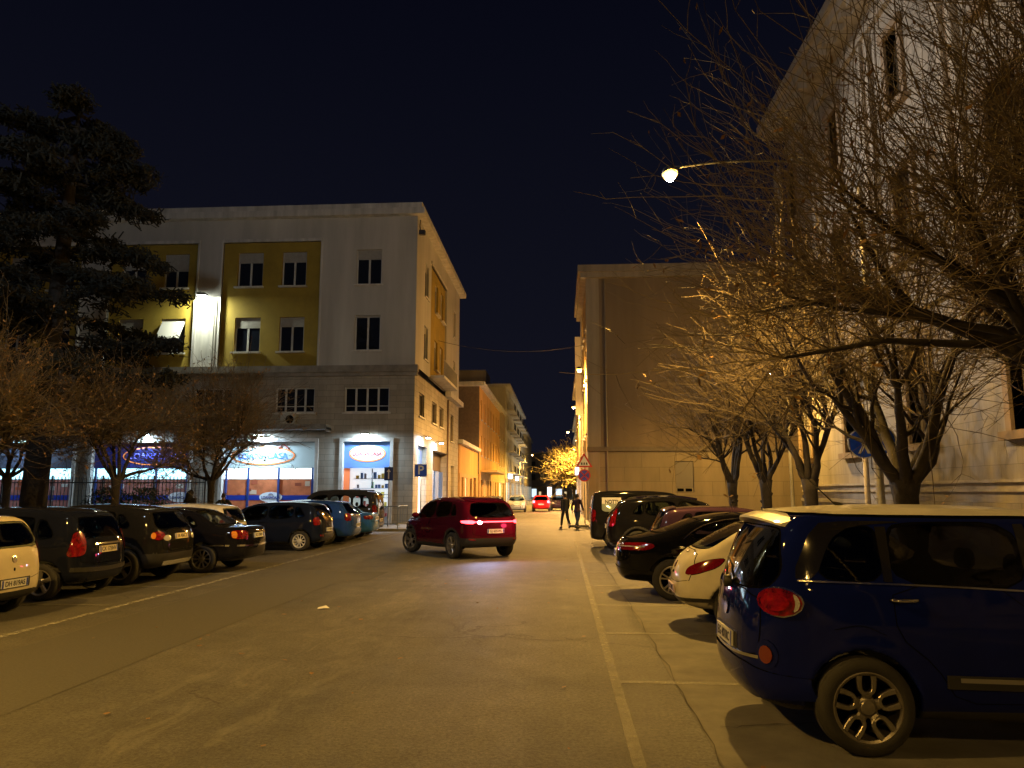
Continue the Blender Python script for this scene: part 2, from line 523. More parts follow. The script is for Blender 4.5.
    def fit(s):
        sp = s.sp; L, W = s.L, s.W
        gl = sp.get('glass', M_GLASS)
        for p in s.panes:
            for sg in (1, -1):
                s.patch('side_window', scale_poly(p, .012), ('side', sg), [gl, M_SEAM], off=.003, flange=.01)
        if 'rear_win' in sp:
            p = sp['rear_win']; s.patch('rear_window', scale_poly(p+[(-y, z) for y, z in p[::-1]], .012), ('rear',), [sp.get('rglass', gl), M_SEAM], off=.003, flange=.012, step=.06)
        if 'front_win' in sp:
            p = sp['front_win']; s.patch('windscreen', scale_poly(p+[(-y, z) for y, z in p[::-1]], .012), ('front',), [M_GLASS, M_SEAM], off=.003, flange=.012, step=.06)
        # seats
        for sx, ys in ((sp.get('seatf', .55*L)-L/2, (.36, -.36)), (sp.get('seatr', .33*L)-L/2, (.42, 0, -.42))):
            for y0 in ys:
                if len(ys) == 3 and y0 == 0 and sp.get('lowmid', True): continue
                mb = MB()
                w = .25
                fn = lambda x, y, z, sx=sx, y0=y0: (sx+x, y0+y, z)
                mb.box(0, .48, -w, w, .5, .62, fn=fn)
                bh = sp.get('seath', 1.08)
                mb.add([(sx-.02, y0-w, .55), (sx+.12, y0-w, .55), (sx-.13, y0-w*.8, bh), (sx-.22, y0-w*.8, bh),
                        (sx-.02, y0+w, .55), (sx+.12, y0+w, .55), (sx-.13, y0+w*.8, bh), (sx-.22, y0+w*.8, bh)],
                       [(0, 1, 2, 3), (4, 7, 6, 5), (0, 4, 5, 1), (2, 6, 7, 3), (1, 5, 6, 2), (0, 3, 7, 4)])
                c = Vector((sx-.2, y0, bh+.1))
                prof = [(0.0, -.085), (.075, -.08), (.125, -.045), (.135, 0), (.12, .06), (.07, .09), (0, .095)]
                b = len(mb.v); n = 14
                for (r, hh) in prof:
                    for k in range(n):
                        a = 2*PI*k/n; mb.v.append((c.x+r*.42*math.cos(a), c.y+r*math.sin(a), c.z+hh))
                for i in range(len(prof)-1):
                    for k in range(n):
                        a = b+i*n+k; q = b+i*n+(k+1) % n; mb.f.append((a, q, q+n, a+n)); mb.m.append(0)
                mb.build('seat', M_SEAT, s.root)
        # wheels
        for xw in s.wx:
            for sg in (1, -1):
                s.wheel(xw, sg)
        s.plate()
        for k in sp.get('tails', []): s.tail(*k)
    def wheel(s, xw, sg):
        sp = s.sp; Rr = sp['R']; w = sp.get('tw', .205); rr = Rr*sp.get('rimf', .68)
        st = sp.get('wheel', 'spoke5'); steer = sp.get('steer', 0) if xw > 0 else 0
        key = (st, round(Rr, 3), round(rr, 3), id(sp.get('rimmat')))
        e = sub('wheel', s.root, (xw, sg*(s.W/2-w/2-.012), Rr), (0, 0, steer+(0 if sg < 0 else PI)))
        # outboard side = -y in wheel space
        if key not in WHEELS:
            mb = MB(); a = w/2
            mb.lathe([(rr-.01, a*.8), (rr, a*.95), (rr+.03, a), (Rr-.04, a*.98), (Rr-.012, a*.85), (Rr, a*.6), (Rr-.004, a*.3), (Rr, a*.28), (Rr, -a*.28), (Rr-.004, -a*.3), (Rr, -a*.6),
                      (Rr-.012, -a*.85), (Rr-.04, -a*.98), (rr+.03, -a), (rr+.008, -a*.97), (rr-.004, -a*.9)], 48, 'y')
            ty = mb.build('tyre', M_RUB, None, smooth=True)
            rb = MB(); mr = sp.get('rimmat', M_ALLOY)
            rb.lathe([(rr-.003, -a*.88), (rr+.006, -a*.93), (rr-.006, -a*.95), (rr-.022, -a*.86), (rr-.03, -a*.4), (rr-.04, a*.6), (rr-.005, a*.8)], 48, 'y', 0)
            yf = -a*.72
            # brake disc / dark back
            rb.lathe([(0, yf+.075), (rr*.62, yf+.075), (rr*.62, yf+.09), (0, yf+.09)], 28, 'y', 1)
            rb.lathe([(rr-.03, yf+.12), (0, yf+.12)], 28, 'y', 1)
            rb.lathe([(0, yf-.022), (.045, yf-.02), (.055, yf-.008), (.07, yf), (.078, yf+.03)], 24, 'y', 0)
            def spoke(a0, a1, r0, r1, w0, w1, y0=0, y1=-.012, th=.03):
                n = 5; rows = []
                for i in range(n):
                    t = i/(n-1); r = r0+(r1-r0)*t; an = a0+(a1-a0)*t; ww = w0+(w1-w0)*t
                    c, d = math.cos(an), math.sin(an); tx, tz = -d, c
                    yy = yf+y0+(y1-y0)*t
                    P = Vector((c*r, yy, d*r)); T = Vector((tx, 0, tz))*ww/2
                    rows.append([P-T, P-T*.6+Vector((0, -.008, 0)), P+T*.6+Vector((0, -.008, 0)), P+T, P+T*.8+Vector((0, th, 0)), P-T*.8+Vector((0, th, 0))])
                b = len(rb.v)
                for r_ in rows: rb.v += [tuple(p) for p in r_]
                for i in range(n-1):
                    for k in range(6):
                        q = b+i*6+k; z = b+i*6+(k+1) % 6; rb.f.append((q, z, z+6, q+6)); rb.m.append(0)
            if st == 'petal':
                for k in range(5):
                    a0 = 2*PI*k/5+.31
                    da = .335
                    # U-shaped loop: base arc near hub and two limbs to the rim
                    pts = []; qq = rr*.20
                    loc = [(rr*.90, qq*1.02), (rr*.78, qq*1.06), (rr*.67, qq*1.04)]+[(rr*.57+qq*math.cos(PI/2+PI*j/8), qq*math.sin(PI/2+PI*j/8)) for j in range(9)]+[(rr*.67, -qq*1.04), (rr*.78, -qq*1.06), (rr*.90, -qq*1.02)]
                    for (ra, qa) in loc: pts.append((a0+math.atan2(qa, ra), math.hypot(ra, qa)))
                    b = len(rb.v)
                    for i, (an, r) in enumerate(pts):
                        p0 = pts[max(i-1, 0)]; p1 = pts[min(i+1, 14)]
                        P = Vector((math.cos(an)*r, yf-.004-.012*(r/rr), math.sin(an)*r))
                        A = Vector((math.cos(p0[0])*p0[1], 0, math.sin(p0[0])*p0[1])); B = Vector((math.cos(p1[0])*p1[1], 0, math.sin(p1[0])*p1[1]))
                        T = (B-A).normalized(); Nn = Vector((-T.z, 0, T.x))
                        ww = .0155+.006*(1-math.sin(PI*i/14))
                        for e2 in ((-1, 0), (-.6, -.009), (.6, -.009), (1, 0), (.9, .03), (-.9, .03)):
                            rb.v.append(tuple(P+Nn*ww*e2[0]+Vector((0, e2[1], 0))))
                    for i in range(14):
                        for kk in range(6):
                            q = b+i*6+kk; z = b+i*6+(kk+1) % 6; rb.f.append((q, z, z+6, q+6)); rb.m.append(0)
                    spoke(a0, a0, .06, rr*.40, .07, .07)
            elif st == 'spoke10':
                for k in range(10): spoke(2*PI*k/10, 2*PI*k/10, .06, rr-.012, .028, .036)
            elif st == 'double5':
                for k in range(5):
                    a0 = 2*PI*k/5+.3
                    spoke(a0-.12, a0-.2, .06, rr-.012, .03, .03); spoke(a0+.12, a0+.2, .06, rr-.012, .03, .03)
            elif st == 'hubcap':
                for k in range(12): spoke(2*PI*k/12, 2*PI*k/12+.12, .07, rr-.012, .034, .05, -.004, -.012, .012)
            else:
                for k in range(5): spoke(2*PI*k/5+.3, 2*PI*k/5+.3, .05, rr-.012, .06, .085)
            ri = rb.build('rim', [mr, M_SEAM], None, smooth=False)
            WHEELS[key] = (ty.data, ri.data)
            bpy.data.objects.remove(ty); bpy.data.objects.remove(ri)
        for nm, me in zip(('tyre', 'rim'), WHEELS[key]):
            link(bpy.data.objects.new(nm, me), e)
    def plate(s):
        sp = s.sp
        if 'plate' not in sp: return
        z, txt = sp['plate'][:2]; pm = sp['plate'][2] if len(sp['plate']) > 2 else M_PLATE
        P, N = s.cast((-5, 0, z), (1, 0, 0))
        til = math.asin(max(-1, min(1, N.z)))
        e = MB(); e.box(-.008, .008, -.26, .26, -.055, .055, 0)
        e.box(-.0085, -.0078, .222, .258, -.053, .053, 1); e.box(-.0085, -.0078, -.258, -.222, -.053, .053, 1)
        o = e.build('number_plate', [pm, M_PLATEB], s.root)
        o.location = P+N*.014; o.rotation_euler = (0, til, 0)
        text_obj('plate_lettering', txt, .098, M_INK, o, (-.010, 0, -.002), (R(90), 0, R(-90)), ext=.0012, bold=.0012, sx=.92)
    def tail(s, kind, phi, poly, m, fr=-1, name=None, sides=(1, -1)):
        for sg in sides:
            nm = name or ('tail_light' if fr < 0 else 'headlight')
            s.patch(nm, poly, ('corner', sg, phi, fr), [m, M_SEAM if kind != 'c' else M_CHROME], off=.012, rim=.02, flange=.008 if kind != 'c' else .014, step=.03)
    def mirrors(s, x, z, m=None):
        for sg in (1, -1):
            P, N = s.cast((x, sg*3, z), (0, -sg, 0))
            mb = MB(); n = 14
            c = P+Vector((0, sg*.13, .06))
            for i in range(9):
                t = PI*i/8
                for k in range(n):
                    a = 2*PI*k/n; mb.v.append((c.x+.075*math.cos(t)*1.0, c.y+.115*math.sin(t)*math.cos(a), c.z+.075*math.sin(t)*math.sin(a)))
            for i in range(8):
                for k in range(n):
                    a = i*n+k; q = i*n+(k+1) % n; mb.f.append((a, q, q+n, a+n)); mb.m.append(0)
            mb.tube([P-Vector((0, sg*.02, .0)), c-Vector((0, sg*.04, .05))], .022, 6, 1)
            mb.build('wing_mirror', [m or s.sp['paint'], M_BLACKP], s.root, smooth=True)
    def handle(s, x, z, m=None, parent=None, sides=(1, -1)):
        for sg in sides:
            P, N = s.cast((x, sg*3, z), (0, -sg, 0))
            mb = MB(); pts = [P+Vector((dx, sg*(.03*(1-(dx/.1)**4)+.004), .0)) for dx in np.linspace(-.1, .1, 9)]
            mb.tube(pts, [.009]+[.014]*7+[.009], 6)
            o = mb.build('door_handle', m or s.sp['paint'], parent[sg] if parent else s.root, smooth=True)
    def door(s, poly, sides=(1, -1)):
        pl = [(x-s.L/2, z) for x, z in poly]; out = {}
        for sg in sides:
            out[sg] = s.patch('door', pl, ('side', sg), [s.sp['paint'], M_SEAM], off=.004, rim=.006, smooth_it=1, step=.05, flange=.007)
        return out
    def antenna(s, x, ln=.4, lean=-.5):
        P, N = s.cast((x, 0, 4), (0, 0, -1))
        mb = MB(); mb.tube([P+Vector((.05, 0, -.005)), P+Vector((.02, 0, .02)), P+Vector((-.02, 0, .035))], [.025, .02, .01], 8)
        mb.tube([P+Vector((-.01, 0, .025)), P+Vector((lean*ln, 0, .025+ln*math.sqrt(1-lean*lean)))], [.006, .004], 6)
        mb.build('antenna', M_BLACKP, s.root)
    def exhaust(s, y):
        mb = MB(); x = -s.L/2+.12
        mb.lathe([(.028, -.1), (.03, .1), (.024, .1), (.024, -.02)], 14, 'x', 0, (x, y, .2))
        mb.build('exhaust_pipe', M_CHROME, s.root, smooth=True)
WHEELS = {}
# ------------------------------------------------------------------ car kinds
def trap(z0, w0, z1, w1):   # right half of a window, from bottom centre: polygon half listed bottom -> top for y>=0
    return [(w0, z0), (w1, z1)]

SPEC_MPV = dict(L=4.15, W=1.78, R=.325, axles=(.80, 3.41), belt=1.08, tumble=.15, clad=.30, kr=.11, ke=.22, nr=4.2, crown=.045, plan=.10, archclad=False,
    prof=[(.30, .24), (.10, .30), (.01, .45), (.0, .62), (.035, .86), (.09, 1.03), (.20, 1.28), (.33, 1.52), (.42, 1.605), (.75, 1.645), (1.5, 1.665), (2.3, 1.63), (2.85, 1.5), (3.25, 1.2), (3.48, 1.08),
          (3.85, .96), (4.08, .78), (4.15, .52), (4.08, .3), (3.9, .22), (2.0, .2)],
    side_win=[[(.53, 1.18), (.98, 1.16), (.98, 1.52), (.82, 1.52), (.66, 1.43)], [(1.05, 1.155), (1.95, 1.11), (1.95, 1.545), (1.25, 1.545), (1.07, 1.52)],
              [(2.03, 1.105), (2.98, 1.06), (2.72, 1.42), (2.45, 1.525), (2.03, 1.545)]],
    rear_win=[(.62, 1.08), (.70, 1.2), (.60, 1.46), (.52, 1.50)], rear_win_x=1.2,
    front_win=[(.72, 1.10), (.66, 1.3), (.56, 1.52)], front_win_x=.5, cabx=(.18, 3.2), seatf=2.35, seatr=1.3, seath=1.12, rimf=.72, wheel='petal', cab0=.55)
SPEC_HATCH = dict(L=3.95, W=1.68, R=.30, axles=(.70, 3.18), belt=.93, tumble=.16, clad=.27, kr=.11, ke=.2,
    prof=[(.3, .24), (.08, .3), (.0, .45), (.01, .62), (.05, .85), (.12, 1.0), (.30, 1.30), (.42, 1.40), (.75, 1.45), (1.4, 1.475), (2.1, 1.44), (2.6, 1.30), (3.0, 1.02), (3.2, .94),
          (3.6, .84), (3.85, .7), (3.94, .5), (3.9, .3), (3.75, .22), (2, .2)],
    side_win=[[(.55, 1.02), (.88, 1.0), (.90, 1.31), (.78, 1.31)], [(.95, .99), (1.72, .95), (1.72, 1.345), (1.12, 1.345), (.97, 1.33)], [(1.79, .945), (2.78, .91), (2.5, 1.2), (2.25, 1.32), (1.79, 1.345)]],
    rear_win=[(.58, 1.0), (.62, 1.08), (.50, 1.30), (.46, 1.33)], rear_win_x=1.2,
    front_win=[(.66, 1.0), (.60, 1.15), (.5, 1.33)], front_win_x=.4, cabx=(.2, 3.0), seatf=2.15, seatr=1.2, seath=1.0, wheel='spoke5', cab0=.5)
SPEC_SUV = dict(L=4.5, W=1.84, R=.35, axles=(.90, 3.55), belt=1.03, tumble=.17, clad=.36, archclad=True, kr=.11, ke=.2, flare=.03,
    prof=[(.35, .30), (.12, .36), (.02, .5), (.0, .7), (.03, .92), (.10, 1.08), (.38, 1.42), (.48, 1.52), (.85, 1.60), (1.6, 1.65), (2.3, 1.62), (2.85, 1.48), (3.3, 1.18), (3.55, 1.09),
          (4.1, .98), (4.4, .82), (4.5, .6), (4.45, .38), (4.3, .28), (2, .24)],
    side_win=[[(.75, 1.17), (1.06, 1.14), (1.08, 1.44), (.98, 1.42)], [(1.14, 1.135), (1.98, 1.09), (1.98, 1.50), (1.3, 1.49), (1.15, 1.45)], [(2.06, 1.085), (3.10, 1.04), (2.8, 1.33), (2.5, 1.48), (2.06, 1.50)]],
    rear_win=[(.60, 1.12), (.66, 1.22), (.54, 1.42), (.5, 1.46)], rear_win_x=1.3,
    front_win=[(.74, 1.12), (.68, 1.28), (.58, 1.50)], front_win_x=.5, cabx=(.3, 3.3), seatf=2.45, seatr=1.45, seath=1.12, wheel='double5', cab0=.6)
SPEC_SEDAN = dict(L=4.55, W=1.74, R=.31, axles=(.98, 3.65), belt=.92, tumble=.18, clad=.26, kr=.11, ke=.2,
    prof=[(.3, .26), (.06, .32), (.0, .48), (.0, .62), (.03, .85), (.10, .97), (.55, 1.01), (.72, 1.03), (1.05, 1.22), (1.35, 1.36), (1.8, 1.42), (2.3, 1.42), (2.75, 1.33), (3.2, 1.06), (3.4, .96),
          (4.0, .86), (4.4, .74), (4.54, .52), (4.5, .3), (4.3, .22), (2, .2)],
    side_win=[[(1.12, 1.0), (1.42, .985), (1.44, 1.23), (1.36, 1.22)], [(1.49, .98), (2.1, .96), (2.1, 1.29), (1.7, 1.29), (1.5, 1.25)], [(2.17, .955), (3.02, .93), (2.7, 1.18), (2.45, 1.28), (2.17, 1.295)]],
    rear_win=[(.62, 1.06), (.60, 1.1), (.50, 1.31), (.48, 1.33)], rear_win_x=.55,
    front_win=[(.66, 1.0), (.60, 1.15), (.5, 1.31)], front_win_x=.4, cabx=(.85, 3.2), seatf=2.35, seatr=1.5, seath=.98, wheel='spoke10', cab0=.48)
SPEC_COUPE = dict(L=4.7, W=1.80, R=.335, axles=(.95, 3.7), belt=.93, tumble=.2, clad=.26, kr=.12, ke=.26, nr=3.4,
    prof=[(.35, .28), (.12, .32), (.02, .46), (.0, .62), (.04, .84), (.16, .97), (.45, 1.02), (.95, 1.15), (1.35, 1.30), (1.9, 1.41), (2.4, 1.41), (2.9, 1.31), (3.35, 1.04), (3.55, .96),
          (4.1, .86), (4.5, .73), (4.69, .52), (4.62, .3), (4.4, .22), (2, .2)],
    side_win=[[(1.2, 1.02), (2.15, .97), (2.15, 1.29), (1.75, 1.27), (1.4, 1.15)], [(2.22, .965), (3.15, .93), (2.8, 1.2), (2.5, 1.28), (2.22, 1.295)]],
    rear_win=[(.60, 1.1), (.58, 1.14), (.50, 1.27), (.48, 1.30)], rear_win_x=.2,
    front_win=[(.68, 1.0), (.62, 1.15), (.52, 1.31)], front_win_x=.4, cabx=(.75, 3.3), seatf=2.4, seatr=1.55, seath=.98, wheel='double5', cab0=.48)
SPEC_ROUND = dict(SPEC_HATCH, L=4.1, W=1.72, axles=(.80, 3.35), nr=3.2, ke=.3, belt=.94,
    prof=[(.34, .26), (.10, .32), (.0, .48), (.02, .66), (.10, .80), (.22, .92), (.48, 1.08), (.85, 1.27), (1.15, 1.385), (1.6, 1.44), (2.2, 1.43), (2.7, 1.29), (3.1, 1.03), (3.3, .95),
          (3.75, .85), (4.0, .7), (4.09, .5), (4.03, .3), (3.85, .22), (2, .2)],
    side_win=[[(.80, 1.03), (1.75, .97), (1.75, 1.32), (1.3, 1.29), (1.0, 1.18)], [(1.82, .965), (2.88, .92), (2.6, 1.17), (2.35, 1.30), (1.82, 1.33)]],
    rear_win=[(.52, 1.045), (.56, 1.1), (.48, 1.30), (.42, 1.34)], rear_win_x=.6, cabx=(.5, 3.1), seatf=2.25, seatr=1.35, cab0=.5)
SPEC_VAN = dict(L=4.4, W=1.80, R=.32, axles=(.80, 3.5), belt=1.05, tumble=.09, clad=.33, kr=.09, ke=.14, nr=7, plan=.05, crown=.03,
    prof=[(.25, .28), (.05, .33), (.0, .5), (.0, .8), (.02, 1.1), (.10, 1.55), (.16, 1.72), (.32, 1.79), (1.2, 1.82), (2.2, 1.80), (2.75, 1.7), (3.25, 1.25), (3.45, 1.12),
          (4.05, .98), (4.3, .82), (4.4, .58), (4.35, .35), (4.2, .26), (2, .22)],
    side_win=[[(.35, 1.15), (1.05, 1.13), (1.05, 1.62), (.42, 1.62)], [(1.13, 1.125), (2.0, 1.10), (2.0, 1.64), (1.13, 1.64)], [(2.08, 1.095), (3.05, 1.06), (2.72, 1.5), (2.5, 1.62), (2.08, 1.64)]],
    rear_win=[(.66, 1.12), (.68, 1.2), (.62, 1.58), (.58, 1.62)], rear_win_x=1.4,
    front_win=[(.74, 1.15), (.70, 1.3), (.62, 1.62)], front_win_x=.4, cabx=(.15, 3.2), seatf=2.4, seatr=1.4, seath=1.15, wheel='spoke5', cab0=.6)
SPEC_WAGON = dict(SPEC_HATCH, L=4.45, W=1.76, R=.315, axles=(.95, 3.6),
    prof=[(.3, .25), (.08, .3), (.0, .46), (.01, .62), (.04, .88), (.10, 1.0), (.42, 1.33), (.52, 1.42), (.95, 1.48), (1.8, 1.50), (2.5, 1.46), (3.0, 1.31), (3.4, 1.05), (3.6, .97),
          (4.1, .86), (4.35, .7), (4.44, .5), (4.4, .3), (4.2, .22), (2, .2)],
    side_win=[[(.72, 1.05), (1.2, 1.02), (1.22, 1.36), (.95, 1.35)], [(1.28, 1.015), (2.05, .98), (2.05, 1.375), (1.3, 1.37)], [(2.12, .975), (3.15, .93), (2.85, 1.2), (2.6, 1.33), (2.12, 1.375)]],
    rear_win=[(.60, 1.05), (.64, 1.12), (.52, 1.33), (.48, 1.36)], cabx=(.3, 3.3), seatf=2.5, seatr=1.5, wheel='double5')

def scaled(sp, k=1, **kw):
    d = dict(sp); d.update(kw); return d
OVAL = lambda u, z, a, b, n=14: [(u+a*math.cos(2*PI*i/n), z+b*math.sin(2*PI*i/n)) for i in range(n)]

def finish_common(c, tailpoly=None, tailm=M_RED, phi=.55, head=True):
    L = c.L
    c.fit()
    if tailpoly: c.tail('n', phi, tailpoly, tailm)
    if head: c.tail('n', .6, [(-.28, c.sp.get('hz', .62)), (.12, c.sp.get('hz', .62)+.03), (.16, c.sp.get('hz', .62)+.14), (-.1, c.sp.get('hz', .62)+.15)], M_CLEAR, fr=1)
    x = c.sp['side_win'][-1][1][0]-L/2-.12
    c.mirrors(x, c.sp['belt']+.02)

def tailgate(c, w0, z0, w1, z1, m=None, name='tailgate', it=1):
    p = [(w0, z0), (w0+.03, (z0+z1)/2), (w1, z1)]
    return c.patch(name, p+[(-y, z) for y, z in p[::-1]], ('rear',), [m or c.sp['paint'], M_SEAM], off=.004, rim=.006, smooth_it=it, flange=.008, step=.06)

def build_blue():
    s = scaled(SPEC_MPV, paint=paint('navy', (.004, .008, .10), .28), glass=M_GLASSD, rglass=M_GLASSD, plate=(.66, 'EG 401RC'), rimmat=mat('alloy_lamplit', (.26, .24, .21), .4, metal=.8, var=.2, scale=9))  # rim tone darkened and warmed to carry the lamplight on it
    s['cat'] = 'car'
    c = Car('parked_car', 'navy blue people carrier with cream roof and petal-spoke alloy wheels, nearest car of all', (3.34, 6.38, 0), R(0.6), s, 'cars parked along the right side', vox=.019)
    L = c.L; X = lambda x: x-L/2
    # roof panel in cream with black band between
    cream = mat('roof_cream', (.66, .64, .60), .4, coat=.5, var=.08)
    half = [(.46, 0), (.47, .30), (.52, .52), (.66, .625), (1.0, .655), (1.6, .665), (2.2, .655), (2.55, .62), (2.62, .5), (2.68, .0)]
    pts = [(X(x), y) for x, y in half]+[(X(x), -y) for x, y in half[::-1][1:-1]]
    c.patch('roof_panel', pts, ('top',), [cream, M_SEAM], off=.014, flange=.01, step=.045)
    # spoiler
    mb = MB(); n = 15
    prof = [(.50, 1.632), (.36, 1.625), (.255, 1.592), (.25, 1.575), (.33, 1.56), (.50, 1.57)]
    for i in range(n):
        t = -1+2*i/(n-1); y = t*.60; d = .10*t*t
        for (x, z) in prof: mb.v.append((X(x)+d, y, z-.045*t*t))
    k = len(prof)
    for i in range(n-1):
        for j in range(k):
            a = i*k+j; b = i*k+(j+1) % k; mb.f.append((a, b, b+k, a+k)); mb.m.append(0)
    mb.f += [tuple(range(k)), tuple(range((n-1)*k, n*k))[::-1]]; mb.m += [0, 0]
    mb.build('spoiler', cream, c.root, smooth=False)
    c.fit()
    # dark greenhouse: black pillars
    for sg in (1, -1):
        for a in ([(.985, 1.155), (1.045, 1.15), (1.06, 1.53), (.985, 1.53)], [(1.955, 1.11), (2.025, 1.105), (2.025, 1.55), (1.955, 1.55)]):
            c.patch('pillar_trim', [(X(x), z) for x, z in a], ('side', sg), [mat('gloss_black', (.01, .01, .012), .1, coat=1), M_SEAM], off=.0045, rim=.004, smooth_it=0)
        c.patch('rear_pillar_trim', [(X(x), z) for x, z in [(.36, 1.17), (.52, 1.165), (.655, 1.44), (.81, 1.535), (1.25, 1.565), (.80, 1.57), (.55, 1.55)]], ('side', sg), [mat('gloss_black', (.01, .01, .012), .1, coat=1), M_SEAM], off=.0025, rim=.004, smooth_it=1, step=.03)
        # belt moulding and roof drip
        c.strip('belt_moulding', [(X(.40), 1.155), (X(1.2), 1.132), (X(2.1), 1.09), (X(3.1), 1.045)], ('side', sg), .012, M_CHROME, off=.003)
        # protective side moulding with a bright insert
        mo = c.strip('side_moulding', [(X(1.34), .50), (X(2.95), .47)], ('side', sg), .085, M_BLACKP, off=.012, h=.012)
        c.strip('moulding_insert', [(X(1.42), .515), (X(2.9), .485)], ('side', sg), .028, mat('satin_grey', (.32, .31, .3), .35, metal=.6), parent=mo, off=.026)
    M_COATR = M_RED
    for sg in (1, -1):
        o = c.patch('tail_light', OVAL(.10, 1.0, .155, .095), ('corner', sg, 1.0, -1), [M_RED, M_CHROME], off=.028, rim=.03, flange=.012, step=.02, smooth_it=0)
        c.patch('reverse_lamp', [(.195, .935), (.225, .955), (.24, 1.0), (.225, 1.045), (.195, 1.065), (.212, 1.0)], ('corner', sg, 1.0, -1), [M_CLEAR, M_CHROME], parent=o, off=.032, rim=.01, step=.02, smooth_it=1)
        c.patch('brake_lens', OVAL(.08, 1.0, .095, .062), ('corner', sg, 1.0, -1), [mat('lens_inner', (.22, .006, .008), .1, coat=1, var=.7, scale=14), M_REDDK], parent=o, off=.040, rim=.012, step=.02, smooth_it=0)
        r2 = c.patch('fog_light_surround', OVAL(-.02, .63, .088, .10), ('corner', sg, .82, -1), [s['paint'], M_SEAM], off=.008, rim=.01, step=.03, smooth_it=0)
        c.patch('fog_light', OVAL(-.02, .63, .05, .062), ('corner', sg, .82, -1), [mat('fog_red', (.14, .018, .010), .15, coat=1), M_SEAM], parent=r2, off=.018, rim=.01, step=.02, smooth_it=0)
    tailgate(c, .60, .58, .60, 1.045)
    c.strip('tailgate_moulding', [(-.62, .60), (0, .57), (.62, .60)], ('rear',), .022, M_CHROME, off=.006)
    c.patch('plate_recess', [(-.33, .60), (.33, .60), (.33, .73), (-.33, .73)], ('rear',), [M_BLACKP, M_SEAM], off=.006, rim=.008, smooth_it=0)
    c.patch('bumper', [(-.80, .30), (.80, .30), (.80, .54), (-.80, .54)], ('rear',), [s['paint'], M_SEAM], off=.012, rim=.015, smooth_it=1, flange=.004)
    # badge above plate
    c.patch('badge', OVAL(0, .86, .05, .05), ('rear',), [M_CHROME, M_SEAM], off=.014, rim=.01, smooth_it=0, step=.03)
    mb = MB(); P, N = c.cast((-5, 0, 1.06), (1, 0, 0))
    mb.lathe([(0, -.05), (.045, -.045), (.05, -.01), (.05, .01), (.0, .02)], 16, 'x', 0, tuple(P+N*.02)); mb.tube([P+N*.04, P+N*.03+Vector((.05, .25, .12)), P+N*.02+Vector((.09, .42, .16))], [.012, .01, .006], 6)
    mb.build('rear_wiper', M_BLACKP, c.root, smooth=True)
    d1 = c.door([(1.03, 1.13), (1.96, 1.09), (1.96, .36), (1.42, .36), (1.28, .60), (1.04, .80)])
    d2 = c.door([(1.99, 1.088), (3.02, 1.04), (3.12, .85), (3.08, .36), (1.99, .36)])
    c.handle(X(1.10), 1.035, M_CHROME, d1); c.handle(X(2.18), 1.0, M_CHROME, d2)
    c.strip('fuel_flap_seam', [(X(.62), .83), (X(.80), .86), (X(.96), .80)], ('side', -1), .004, M_SEAM, off=-.001)
    c.antenna(X(.98), .42, -.72)
    c.mirrors(X(2.95), 1.06, cream)
    c.tail('n', .6, OVAL(-.03, .76, .12, .13), M_CLEAR, fr=1)
    c.tail('n', .6, OVAL(-.06, .5, .07, .07), M_CLEAR, fr=1, name='running_light')
    return c
# ------------------------------------------------------------------ every other vehicle
LG, RG = 'cars parked along the left side', 'cars parked along the right side'
def side_strips(c, seamx, zlo=.36):
    X = lambda x: x-c.L/2
    for sg in (1, -1):
        for sx in seamx:
            c.strip('door_seam', [(X(sx), c.sp['belt']+.03), (X(sx), zlo)], ('side', sg), .007, M_SEAM, off=-.0005, h=.003)

